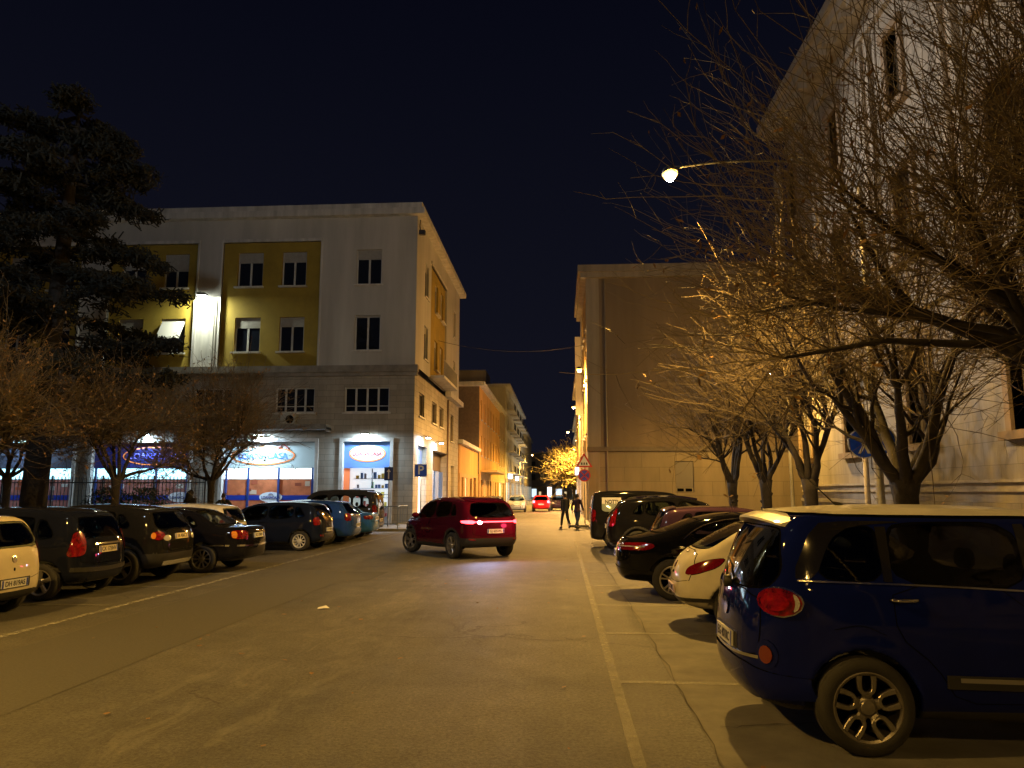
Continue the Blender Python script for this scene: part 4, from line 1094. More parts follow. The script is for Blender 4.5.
    r = MB(); F.box(r, a+.02, b-.02, 3.02, 4.38, -.30, -.20); sg = r.build('shop_sign', mat('sign_skyblue', (.09, .17, .42), .5, emit=(.12, .4, .9), estr=.10), t)
    c = F.P((a+b)/2, 3.78, -.19); n = 32; r = MB()
    for (ra, rb2, dd, mi) in ((.98, .44, .012, 0), (.90, .37, .022, 1)):
        b0 = len(r.v); r.v += [tuple(c+Vector((ra*math.cos(2*PI*i/n), -q, rb2*math.sin(2*PI*i/n)))) for q in (0, dd) for i in range(n)]
        r.f += [tuple(range(b0, b0+n)), tuple(range(b0+n, b0+2*n))]+[(b0+i, b0+(i+1) % n, b0+n+(i+1) % n, b0+n+i) for i in range(n)]; r.m += [mi]*(n+2)
    ov = r.build('oval_logo', [mat('logo_orange', (.7, .2, .04), .5, emit=(1, .35, .1), estr=.3), mat('logo_white', (.45, .5, .55), .5, emit=(.8, .95, 1), estr=.25)], sg)
    text_obj('logo_lettering', 'LOANACASA', .30, mat('logo_deep_red', (.22, .012, .008), .6), ov, tuple(c+Vector((0, -.035, -.02))), (R(90), 0, 0), ext=.004, bold=.010, sx=.88)
    # interior room behind the door
    r = MB(); wl = mat('shop_wall_white', (.8, .8, .8), .7)
    F.box(r, a-.3, a-.2, 0, 3.3, -.88, -.4); F.box(r, b+.2, b+.3, 0, 3.3, -.88, -.4); F.box(r, a-.2, b+.2, 3.2, 3.3, -.88, -.4); F.box(r, a-.2, b+.2, 0.0, .05, -.88, -.4)
    F.box(r, a-.2, b+.2, 0, 3.3, -.895, -.88); r.build('shop_interior', wl, t)
    r = MB(); F.box(r, a+.2, b-.2, 1.0, 3.1, -.875, -.86); r.build('interior_light_panel', emis('interior_white', (.86, .93, 1), .7), t)
    rp = random.Random(4)
    sh_ = MB(); cols_ = [mat('goods_%d' % i, c_, .5) for i, c_ in enumerate(((.6, .1, .08), (.08, .2, .55), (.1, .4, .2), (.7, .55, .1), (.25, .25, .3)))]
    for z_ in (.5, 1.0, 1.5, 2.0, 2.5):
        F.box(sh_, a+.25, b-.45, z_-.05, z_-.02, -.85, -.6, 4)
        for i in range(9):
            u_ = a+.3+i*.19+rp.uniform(-.03, .03)
            if rp.random() < .75: F.box(sh_, u_, u_+rp.uniform(.08, .15), z_-.018, z_+rp.uniform(.12, .33), -.83, -.66, rp.randrange(5))
    sh_.build('display_shelves', cols_, t)
    r = MB(); F.box(r, b-.32, b-.02, .03, 3.0, -.34, -.28); r.build('orange_jamb', mat('orange_panel', (.6, .16, .06), .5, emit=(1, .25, .08), estr=.35), t)
    r = MB(); F.box(r, a+.75, a+.82, .03, 1.5, -.38, -.3); F.box(r, a+1.45, a+1.52, .03, 1.5, -.38, -.3); F.box(r, a+.82, a+1.45, 1.43, 1.5, -.38, -.3); F.box(r, a+1.1, a+1.16, .03, 1.43, -.38, -.3)
    F.box(r, a+.15, a+.9, 1.62, 1.66, -.38, -.3); F.box(r, a+1.0, a+1.05, 2.1, 3.0, -.38, -.3); F.box(r, b-.9, b-.32, 1.85, 1.92, -.38, -.3)
    r.build('door_frame', mat('door_frame_grey', (.22, .23, .26), .5), t)
    mg = mat('sign_pale', (.42, .50, .50), .5, emit=(.5, .7, .8), estr=.10)
    shop(1, mg, lit, film1, 'LOANACASA', mat('letters_blue', (.03, .14, .7), .5, emit=(.1, .35, 1), estr=.6), (.035, .40, .73, .97), ovx=.52, tx=.42)
    a1, b1 = shops[1]
    shop(2, mat('sign_navy', (.015, .02, .11), .5, emit=(.05, .05, .4), estr=.08), litc, film2, 'LOANACASA', mat('letters_violet', (.1, .12, .7), .5, emit=(.25, .3, 1), estr=1.0), (.03, .35, .7, .97), ovx=.9, tx=.62)
    shop(3, mat('sign_dark', (.04, .05, .08), .5), litc, film2, None, mat('letters_pale', (.3, .35, .5), .5, emit=(.4, .6, .9), estr=.3), (.03, .5, .97), ovx=.5, tx=.6)
    shop(4, mat('sign_dark', (.04, .05, .08), .5), litc, film2, None, None, (.03, .5, .97), oval=False)
    # canopy over shop 1 and 2
    for a, b, z in ((x(-12.1), x(-17.4), 5.0), (x(-19.2), x(-25.4), 4.95)):
        r = MB(); F.box(r, a, b, z, z+.10, 0, .95); F.box(r, a, b, z+.10, z+.26, .88, .95); F.box(r, a, a+.06, z-.12, z+.26, 0, .88); F.box(r, b-.06, b, z-.12, z+.26, 0, .88)
        r.build('canopy', mat('canopy_grey', (.22, .22, .21), .6, var=.4, scale=3), t)
    # air conditioner
    mb = MB(); F.box(mb, x(-13.9), x(-14.7), 5.28, 5.85, .12, .48); ac = mb.build('air_conditioner', mat('ac_grey', (.4, .4, .37), .5), t)
    mb = MB(); c = F.P(x(-14.2), 5.56, .485); mb.lathe([(0, 0), (.22, 0), (.22, -.012), (0, -.012)], 20, 'y', 0, tuple(c)); mb.build('fan_grille', M_SEAM, ac)
    # wall lamps above shops (fixture + light)
    for X, z, e in ((-10.15, 4.72, 330), (-15.9, 4.72, 520), (-22.0, 4.75, 260), (-28.9, 4.75, 260)):
        u = x(X); mb = MB(); F.box(mb, u-.18, u+.18, z+.03, z+.10, .30, .55); mb.tube([F.P(u, z+.08, 0), F.P(u, z+.14, .2), F.P(u, z+.08, .35)], .02, 6)
        lm = mb.build('wall_lamp', M_BLACKP, t)
        mb = MB(); F.box(mb, u-.16, u+.16, z+.0, z+.028, .32, .53); mb.build('lamp_lens', emis('lens_cold', (.8, .95, 1), 60), lm)
        ld = bpy.data.lights.new('wall_lamp_light', 'AREA'); ld.energy = e; ld.size = .3; ld.color = (.58, .80, 1)
        lo = link(bpy.data.objects.new('wall_lamp_light', ld), lm); lo.location = F.P(u, z-.02, .44); lo.rotation_euler = Vector((0, .45, -1)).to_track_quat('-Z', 'Y').to_euler()
    # floodlight on the pilaster
    u = x(-19.35); mb = MB(); F.box(mb, u-.22, u+.22, 12.35, 12.47, .25, .62); mb.tube([F.P(u, 12.5, 0), F.P(u, 12.45, .3)], .03, 6); lm = mb.build('wall_lamp', M_BLACKP, t)
    mb = MB(); F.box(mb, u-.2, u+.2, 12.30, 12.349, .27, .60); mb.build('lamp_lens', emis('lens_pilaster', (.95, 1, .85), 90), lm)
    ld = bpy.data.lights.new('wall_lamp_light', 'AREA'); ld.energy = 420; ld.size = .3; ld.color = (.95, 1, .78)
    lo = link(bpy.data.objects.new('wall_lamp_light', ld), lm); lo.location = F.P(u, 12.27, .45); lo.rotation_euler = Vector((0, .35, -1)).to_track_quat('-Z', 'Y').to_euler()
    mb = MB()
    for du in (-.62, -.5, .5, .62): F.box(mb, u+du-.025, u+du+.025, 8.46, 12.2, .002, .06)
    F.box(mb, u-.48, u+.48, 8.5, 12.1, .002, .03); mb.build('pilaster_relief', M_TRIM, t)
    # ---- street side (faces the road)
    G = Fac((0, 0, 0), (0, 1, 0), (1, 0, 0)); y = lambda Y: Y-39
    h2 = []; W2 = []
    for a, b in ((41.5, 42.7), (45.7, 46.9), (47.9, 49.1), (53.0, 54.2)):
        for zz in (z3, z2): h2.append((y(a), y(b), zz[0], zz[1], .2)); W2.append((y(a), y(b), *zz))
    p2 = (y(43.6), y(49.8))
    mb = MB(); G.wall(mb, 0, 17.3, 8.46, 16.75, [(p2[0], p2[1], 8.46, 15.45, .12)]+[h for h in h2 if not p2[0] < h[0] < p2[1]]); mb.build('upper_wall', M_CREAM, t)
    mb = MB(); G.wall(mb, p2[0], p2[1], 8.46, 15.45, [h for h in h2 if p2[0] < h[0] < p2[1]], d=-.12); mb.build('coloured_panel', M_MUST, t)
    mb = MB(); G.box(mb, p2[0]-.12, p2[1]+.12, 15.45, 15.62, -.11, .06); mb.build('panel_trim', M_TRIM, t)
    m2 = [(y(40.3), y(41.9), 5.9, 7.2, .2), (y(44.4), y(46.2), 5.9, 7.2, .2), (y(47.2), y(49), 5.9, 7.2, .2), (y(52.2), y(53.6), 5.3, 7.2, .2)]
    s2 = [(y(40.2), y(42.9), .02, 4.3, .4), (y(45), y(51), .02, 4.3, .6), (y(52.6), y(54.2), .02, 3.6, .4)]
    mb = MB(); G.wall(mb, 0, 17.3, 0, 8.1, m2+s2); mb.build('stone_wall', M_TRAV, t)
    for w_ in W2: window(G, t, *w_, d=-.16-(.12 if p2[0] < w_[0] < p2[1] else 0), shut=.2)
    for m_ in m2: window(G, t, *m_[:4], d=-.14, shut=0, frame=M_BRONZE)
    mb = MB(); G.box(mb, y(43.7), y(49.6), 8.48, 8.64, .02, .85); bl = mb.build('balcony', M_TRIM, t); mb = MB(); G.box(mb, y(49.65), y(56.3), 8.12, 8.46, .002, .38); mb.build('ledge', M_TRIM, t)
    mb = MB(); G.box(mb, y(43.75), y(49.5), 9.55, 9.60, .79, .83)
    for k in range(47): q = y(43.8)+k*.121; G.box(mb, q, q+.02, 8.64, 9.55, .80, .82)
    mb.build('railing', mat('railing_grey', (.3, .3, .3), .5), bl)
    # side shop
    a, b = s2[0][:2]
    r = MB(); G.box(r, a, b, 2.9, 4.28, -.35, -.25); r.build('shop_sign', mat('sign_skyblue', (.12, .36, .72)), t)
    r = MB(); G.box(r, a, b-.9, .03, 2.88, -.35, -.28); r.build('orange_jamb', mat('orange_panel', (.6, .16, .06)), t)
    r = MB(); G.box(r, b-.9, b, .03, 2.88, -.37, -.33); r.build('lit_band', emis('lit_warmwhite', (1, .93, .8), 2.6), t)
    a, b = s2[1][:2]
    r = MB(); G.box(r, a, b, .03, 3.1, -.58, -.5); r.build('lit_window', emis('lit_iceblue', (.5, .68, 1), .8), t)
    r = MB(); G.box(r, a, b, 3.12, 4.28, -.55, -.48); r.build('dark_fascia', mat('fascia_dark', (.10, .07, .05), .6), t)
    for q in (.0, .33, .66, .98):
        r = MB(); G.box(r, a+(b-a)*q, a+(b-a)*q+.12, .03, 3.1, -.5, -.3); r.build('shop_mullion', mat('mullion_pale', (.4, .42, .5), .5), t)
    r = MB(); G.box(r, s2[2][0], s2[2][1], .03, 3.58, -.38, -.3); r.build('door', mat('door_brown', (.12, .07, .04), .5), t)
    for Y, e in ((41.0, 420), (45.6, 420)):
        u = y(Y); mb = MB(); G.box(mb, u-.18, u+.18, 4.73, 4.8, .3, .55); mb.tube([G.P(u, 4.78, 0), G.P(u, 4.84, .2), G.P(u, 4.78, .35)], .02, 6); lm = mb.build('wall_lamp', M_BLACKP, t)
        mb = MB(); G.box(mb, u-.16, u+.16, 4.70, 4.728, .32, .53); mb.build('lamp_lens', emis('lens_cold', (.8, .95, 1), 60), lm)
        ld = bpy.data.lights.new('wall_lamp_light', 'AREA'); ld.energy = e*.7; ld.size = .3; ld.color = (.75, .9, 1)
        lo = link(bpy.data.objects.new('wall_lamp_light', ld), lm); lo.location = G.P(u, 4.68, .44); lo.rotation_euler = Vector((-.45, 0, -1)).to_track_quat('-Z', 'Y').to_euler()
    mb = MB(); mb.tube([G.P(y(50.6), 0, .06), G.P(y(50.6), 8.0, .06)], .06, 8); mb.build('drainpipe', mat('pipe_brown', (.10, .06, .04), .6), t)
    # far end wall + back
    mb = MB(); mb.box(-32, 0, 17.25, 17.32, 0, 16.75); mb.box(-32.32, -32.25, 0, 17.3, 0, 16.75); mb.build('end_wall', M_CREAM, t)
    return t

def simple_block(name, label, X0, X1, Y0, Y1, H, m, roofh=.5, over=.4, wins=(), side=1, group=None, south=True, winm=None, storeys=None, base=None, basem=None, trim=None, shut=None):
    """block whose street face is X1 if side==1 (left row) or X0 if side==-1 (right row)"""
    t = thing(name, label, 'building', (X1 if side == 1 else X0, Y0, 0), 0, group)
    ox = X1 if side == 1 else X0
    A = Fac((0, 0, 0), (0, 1, 0), (side, 0, 0)); B = Fac((0, 0, 0), (-side, 0, 0), (0, -1, 0))
    D = Y1-Y0; Wd = X1-X0
    holes = [w[:4] for w in wins]
    mb = MB(); z0 = base or 0
    A.wall(mb, 0, D, z0, H, [h for h in holes if h[3] > z0]); B.wall(mb, 0, Wd, z0, H, [])
    mb.add([A.P(D, z0), A.P(D, H), A.P(D, H, -Wd), A.P(D, z0, -Wd)], [(0, 1, 2, 3)]); mb.add([A.P(0, z0, -Wd), A.P(D, z0, -Wd), A.P(D, H, -Wd), A.P(0, H, -Wd)], [(0, 1, 2, 3)])
    mb.build('wall', m, t)
    if base:
        mb = MB(); A.wall(mb, 0, D, 0, base-.001, [h for h in holes if h[3] <= z0], d=.03); B.wall(mb, 0, Wd, 0, base-.001, [], d=.03); mb.build('base_wall', basem, t)
    mb = MB(); A.box(mb, -over, D+over*.2, H, H+roofh, -Wd, over); mb.build('cornice', trim or M_TRIM, t)
    for w in wins:
        lit = w[4] if len(w) > 4 else None
        if w[3] > z0: window(A, t, *w[:4], d=-.14, shut=.0 if lit else .35, pane=lit, sill=True, frame=M_BRONZE, shutm=shut)
        else:
            mb = MB(); A.box(mb, w[0], w[1], w[2], w[3], -.22, -.15); mb.build('shop_window', lit or M_PANE, t)
    return t

def grid_wins(D, n, zs, w=1.1, h=1.7, start=1.5, lit=None):
    out = []
    st = (D-2*start)/max(1, n-1)
    for i in range(n):
        for z in zs: out.append((start+i*st-w/2, start+i*st+w/2, z, z+h))
    return out
# ------------------------------------------------------------------ right side buildings and far street
def church():
    t = thing('monumental_building', 'tall pale limestone palace with deep dark windows, heavy plinth and jutting cornice', 'building', (11.5, -14, 0))
    A = Fac((0, 0, 0), (0, 1, 0), (-1, 0, 0)); D = 50.3
    ml = block_mat('limestone', (.40, .365, .31), 1.5, .62, (.22, .20, .17), .10, .008, stain=.45)
    cen = [24.6-14+14+5.6*k-24.6+24.6 for k in range(-6, 3)]
    cen = [24.6+5.6*k+14 for k in range(-6, 3)]
    holes = []
    for c in cen:
        holes += [(c-.72, c+.72, 3.3, 6.5, .55), (c-.62, c+.62, 9.4, 12.4, .5), (c-.5, c+.5, 14.8, 17.4, .5)]
    mb = MB(); A.wall(mb, 0, D, 2.1, 19.4, holes); mb.build('wall', ml, t)
    mb = MB(); A.box(mb, 0, D, 0, 1.35, -.3, .22); A.box(mb, 0, D, 1.35, 1.5, -.3, .28)
    mb.build('plinth', block_mat('plinth_stone', (.40, .36, .30), 2.2, .75, (.20, .18, .15), .08, .01, stain=.5), t)
    mb = MB(); A.box(mb, 0, D, 1.50, 1.78, -.3, .10); A.box(mb, 0, D, 1.78, 1.86, -.3, .20); A.box(mb, 0, D, 1.86, 2.02, -.3, .12); A.box(mb, 0, D, 2.02, 2.1, -.3, .24)
    mb.build('base_moulding', mat('limestone_trim', (.42, .38, .32), .8, var=.3, scale=1.5, streak=True), t)
    for u0 in np.arange(1.2, D-2, 2.8):
        mb = MB(); A.box(mb, u0, u0+1.9, .35, 1.15, .222, .25); mb.build('plinth_panel', MATS['limestone_trim'], t)
    mp = mat('stone_brown', (.26, .19, .12), .7, var=.25, scale=2, streak=True)
    for c in cen:
        for (hw, z0, z1) in ((.72, 3.3, 6.5), (.62, 9.4, 12.4), (.5, 14.8, 17.4)):
            mb = MB(); A.box(mb, c-hw-.24, c-hw, z0, z1, -.3, .10); A.box(mb, c+hw, c+hw+.24, z0, z1, -.3, .10); A.box(mb, c-hw-.3, c+hw+.3, z1, z1+.28, -.3, .16); A.box(mb, c-hw-.34, c+hw+.34, z0-.22, z0, -.3, .26)
            w = mb.build('window_frame', mp, t)
            mb = MB(); A.box(mb, c-hw, c+hw, z0, z1, -.50, -.44); mb.build('pane', M_PANE, w)
            mb = MB(); A.box(mb, c-.04, c+.04, z0, z1, -.44, -.38); A.box(mb, c-hw, c+hw, z0+1.9*(z1-z0)/3.2, z0+1.98*(z1-z0)/3.2, -.44, -.39); A.box(mb, c-hw, c-hw+.08, z0, z1, -.44, -.37); A.box(mb, c+hw-.08, c+hw, z0, z1, -.44, -.37); mb.build('window_bars', M_BRONZE, w)
        mb = MB(); A.box(mb, c+1.7, c+1.95, 7.9, 18.4, 0.002, .16); A.box(mb, c+2.35, c+2.6, 7.9, 18.4, 0.002, .16); A.box(mb, c+2.0, c+2.3, 8.1, 18.3, .002, .05, 1); mb.build('pilaster', [MATS['limestone_trim'], mp], t)
    mb = MB(); A.box(mb, 0, D, 7.5, 7.8, -.2, .22); A.box(mb, 0, D, 18.5, 18.8, -.2, .2); mb.build('string_course', MATS['limestone_trim'], t)
    mb = MB(); A.box(mb, -.4, D+.6, 19.4, 19.7, -6, .5); A.box(mb, -.8, D+1.0, 19.7, 20.1, -6, .95); A.box(mb, -1, D+1.2, 20.1, 20.5, -6, 1.15)
    for k in range(60): A.box(mb, .3+k*.84, .62+k*.84, 19.42, 19.69, .5, .85)
    mb.build('cornice', MATS['limestone_trim'], t)
    mb = MB(); mb.box(.6, 14, .3, D-.02, 0, 19.4); mb.build('core', M_ROOFD, t)
    B = Fac((0, D, 0), (1, 0, 0), (0, 1, 0)); mb = MB(); B.wall(mb, 0, 14, 0, 19.4, []); mb.build('end_wall', ml, t)
    return t

def right_block():
    t = thing('plastered_building', 'brownish plastered corner block with a pale quoin strip and blank side wall behind the trees', 'building', (1.6, 42, 0))
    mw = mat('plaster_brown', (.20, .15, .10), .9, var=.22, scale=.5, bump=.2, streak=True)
    mq = mat('quoin_grey', (.28, .24, .19), .85, var=.3, scale=1.5, streak=True)
    mbk = block_mat('beige_blocks', (.27, .215, .14), 1.9, .78, (.16, .13, .09), .06, .012, stain=.25)
    B = Fac((0, 0, 0), (1, 0, 0), (0, -1, 0)); A = Fac((0, 0, 0), (0, 1, 0), (-1, 0, 0))
    Wd = 20; D = 11
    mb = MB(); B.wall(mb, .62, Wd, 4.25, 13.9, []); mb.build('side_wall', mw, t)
    mb = MB(); B.box(mb, -.05, .60, 0, 13.9, -.6, .06); B.box(mb, .60, .68, 4.25, 13.9, -.3, .03); mb.build('quoin_strip', mq, t)
    mb = MB(); mb.tube([B.P(1.0, 0, .09), B.P(1.0, 13.8, .09)], .05, 8); mb.build('drainpipe', mat('pipe_dull', (.2, .17, .14), .5, metal=.3), t)
    mb = MB(); B.wall(mb, .60, Wd, 0, 4.0, [(4.7, 5.7, 1.75, 3.45, .15)], d=.04); mb.build('base_wall', mbk, t)
    mb = MB(); B.box(mb, -.1, Wd, 4.0, 4.25, -.2, .16); mb.build('string_course', mat('ledge_brown', (.16, .13, .10), .85, var=.3, scale=2), t)
    mb = MB(); B.box(mb, 4.72, 5.68, 2.0, 3.43, -.09, -.04); w = mb.build('shutter_panel', mat('panel_grey', (.17, .15, .13), .6), t)
    mb = MB(); B.box(mb, 4.72, 5.68, 1.77, 2.0, -.10, -.06); mb.build('window', mq, t)
    mb = MB(); B.box(mb, 4.8, 5.15, 1.8, 1.96, -.055, -.04); B.box(mb, 5.25, 5.6, 1.8, 1.96, -.055, -.04); mb.build('vent', M_SEAM, w)
    mb = MB(); B.box(mb, -.35, Wd, 13.9, 14.2, -D, .30); B.box(mb, -.5, Wd, 14.2, 14.6, -D, .45); mb.build('cornice', mq, t)
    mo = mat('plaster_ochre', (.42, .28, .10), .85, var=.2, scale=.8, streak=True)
    wins = [(u, u+1.0, z, z+1.8) for u in (2, 4.6, 7.2) for z in (5.2, 8.4, 11.4)]
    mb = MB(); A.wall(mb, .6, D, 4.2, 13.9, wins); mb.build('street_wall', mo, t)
    mb = MB(); A.wall(mb, .6, D, 0, 4.2, [(2, 3.4, .02, 3), (5, 7.5, .02, 3.1)]); mb.build('base_wall', mq, t)
    for w_ in wins: window(A, t, *w_, d=-.14, shut=.4, frame=M_BRONZE)
    mb = MB(); A.box(mb, 2, 3.4, .02, 3, -.25, -.2); A.box(mb, 5, 7.5, .02, 3.1, -.25, -.2); mb.build('shop_window', M_PANE, t)
    mb = MB(); mb.tube([A.P(8.9, 0, .07), A.P(8.9, 13.8, .07)], .06, 8); mb.build('drainpipe', mq, t)
    mb = MB(); A.box(mb, 9.6, 9.72, 7, 12.5, 0, .5, 0); mb.build('banner_sign', mat('banner_pale', (.4, .36, .28), .7), t)
    mb = MB(); mb.box(.5, Wd, .5, D, 0, 13.9); mb.build('core', M_ROOFD, t)

def far_street():
    G = 'houses lining the far street'
    mo = mat('plaster_orange', (.50, .27, .07), .85, var=.2, scale=.7, streak=True)
    my = mat('plaster_ochre', (.42, .28, .10)); mgy = mat('plaster_brown_dark', (.13, .10, .08), .9, var=.2)
    mpale = mat('plaster_pale', (.48, .44, .33), .85, var=.2, scale=.7, streak=True)
    ms = block_mat('base_stone', (.34, .28, .2), .9, .4, (.15, .12, .09), .12)
    lw = emis('shop_cold', (.65, .85, 1), 3.0); lw2 = emis('shop_warm', (1, .8, .5), 2.0); lw3 = emis('shop_white', (1, .97, .9), 4.0)
    sh = mat('shutter_green', (.06, .07, .04), .6)
    # low annexe
    simple_block('shop_annexe', 'low ochre shop annexe squeezed between the corner block and the orange house', -17, -7.6, 56.5, 69.3, 5.4, mo, .3, .3, [(1.2, 2.4, .02, 2.9), (3.6, 5.2, .02, 2.9, lw2), (6.6, 8, .02, 2.9), (9.2, 11.2, .02, 3.0)], group=G, base=3.2, basem=mat('base_orange', (.45, .26, .09), .8, var=.2))
    t = simple_block('orange_house', 'orange three-storey house with wide eaves and a blank brown side wall', -19, -7.5, 69.5, 93, 11.6, mo, .4, .5,
                 grid_wins(23.5, 7, (5.2, 8.6), .95, 1.9, 1.8)+[(1.4+3.1*k, 2.9+3.1*k, .02, 2.9, (lw2 if k % 3 == 1 else None)) for k in range(7)], group=G, base=3.4, basem=mat('base_orange', (.45, .26, .09)), shut=sh)
    mb = MB(); mb.box(-11.45, -.01, -.06, -.004, 3.4, 11.6); mb.build('side_cladding', mgy, t)
    mb = MB(); mb.box(-6.0, -5.7, -.16, -.062, 0, 11.6); mb.build('chimney_flue', M_SEAM, t)
    mb = MB(); mb.box(.0, 1.6, 1.0, 12, 3.6, 3.8); mb.build('canopy', mat('canopy_ochre', (.4, .28, .12), .7), t)
    simple_block('narrow_house', 'narrow dim olive-brown house between the orange house and the balconied block', -19, -7.6, 93.2, 103, 12.2, mat('plaster_olive', (.28, .2, .09), .85, var=.2), .3, .3, grid_wins(9.8, 3, (5, 8.4), .95, 1.7)+[(1, 4, .02, 2.9, lw2), (5.6, 8.8, .02, 2.9)], group=G, base=3.4, basem=ms, shut=sh)
    t = simple_block('balconied_block', 'tall pale yellow block with rows of balconies, farthest big house on the left', -21, -7.5, 103.2, 150, 16.2, mpale, .4, .7,
                 grid_wins(46.8, 12, (4.6, 7.6, 10.6, 13.4), 1.1, 2.0, 1.8)+[(1.2+3.8*k, 3.9+3.8*k, .02, 3.1, (lw if k % 3 != 2 else lw2)) for k in range(12)], group=G, base=3.6, basem=ms, shut=sh)
    for z in (4.5, 7.5, 10.5, 13.3):
        for k in range(6):
            mb = MB(); y0 = 2.2+7.6*k; mb.box(.03, 1.1, y0, y0+4.4, z-.18, z-.02); b = mb.build('balcony', M_TRIM, t)
            mb = MB(); mb.box(1.05, 1.09, y0, y0+4.4, z+.85, z+.9)
            for q in range(15): mb.box(1.06, 1.08, y0+.02+q*.31, y0+.06+q*.31, z-.02, z+.85)
            mb.build('railing', M_BLACKP, b)
    mb = MB(); mb.box(-8, -3, 2, 9, 16.6, 19.0); mb.build('rooftop_storey', mpale, t)
    simple_block('penthouse_block', 'last dim stone-coloured block closing the left side of the far street', -22, -7.6, 150.3, 200, 14.5, mpale, .4, .5, grid_wins(49.5, 10, (5, 8.2, 11.2), 1.1, 1.7)+[(2+5*k, 5+5*k, .02, 3, lw) for k in range(9)], group=G, base=3.6, basem=ms, shut=sh)
    # right row
    simple_block('ochre_house', 'narrow ochre house just beyond the brownish corner block', 1.7, 14, 53.3, 80, 11.5, my, .4, .35, grid_wins(26.5, 7, (4.6, 7.8), .95, 1.7)+[(1.5+4*k, 4+4*k, .02, 3, (lw3 if k in (2, 4, 5) else lw2)) for k in range(6)], side=-1, group=G, base=3.5, basem=ms, shut=sh)
    t = simple_block('white_balcony_block', 'white block with long pale balconies high above the golden tree', 4.2, 16, 118, 160, 15.5, mat('plaster_white', (.55, .55, .53), .8, var=.15), .4, .9, grid_wins(42, 10, (5, 8.2, 11.4), 1.2, 1.9)+[(2+4.5*k, 5.6+4.5*k, .02, 3.2, lw) for k in range(8)], side=-1, group=G, base=3.6, basem=ms, shut=sh)
    for z in (7.9, 11.1, 14.2):
        mb = MB(); mb.box(-1.6, -.03, .5, 38, z-.2, z); b = mb.build('balcony', MATS['plaster_white'], t); mb = MB(); mb.box(-1.6, -1.55, .5, 38, z, z+.85); mb.build('balustrade', MATS['plaster_white'], b)
    te = simple_block('end_house', 'broad grey house closing the far end of the street', -10, 12, 215, 230, 12.5, mat('plaster_greyblue', (.25, .26, .28), .85, var=.2), .4, .3, [], group=G, side=1, base=3.4, basem=ms)
    for k in range(9):
        mb = MB(); x0 = -20.5+2.4*k; mb.box(x0, x0+(1.7, .6, 1.2)[k % 3], -.12, -.04, .3, (2.6, 1.8, 3.1)[k % 3]); mb.build('shop_window', emis('added_shop_glow%d' % (k % 3), ((.7, .85, 1), (1, .75, .4), (.9, .95, 1))[k % 3], (1.1, .7, 1.6)[k % 3]), te)  # lit panes added to break up the dark street end
        for z in (5, 8.6): mb = MB(); mb.box(x0+.3, x0+1.4, -.10, -.02, z, z+1.8); mb.build('window', M_PANE, te)
    simple_block('side_street_block', 'dim block glimpsed between the palace and the brownish corner block', 26, 50, 60, 90, 13, mgy, .4, .3, grid_wins(30, 8, (4.6, 7.8), 1, 1.7), side=-1, group=G, base=3.5, basem=ms)
    # shop signs far
    for (X, Y, z, w, h, side, col, st, lab) in ((-7.45, 108, 3.7, 5, .7, 1, (.7, .85, 1), 3, 'white lit fascia of a shop under the balconied block'), (1.6, 66, 3.3, 3.4, .6, -1, (.5, .7, 1), 2.5, 'blue-white lit fascia on the ochre house'), (-7.5, 126, 3.7, 6, .6, 1, (1, .95, .85), 4, 'cream lit fascia farther along the balconied block')):
        mb = MB(); x0, x1 = (X, X+.25) if side == 1 else (X-.25, X)
        mb.box(x0, x1, Y, Y+w, z, z+h); o = mb.build('shop_sign', emis('fascia%d' % int(Y), col, st)); tag(o, lab, 'sign', 'lit shop fascias in the far street')

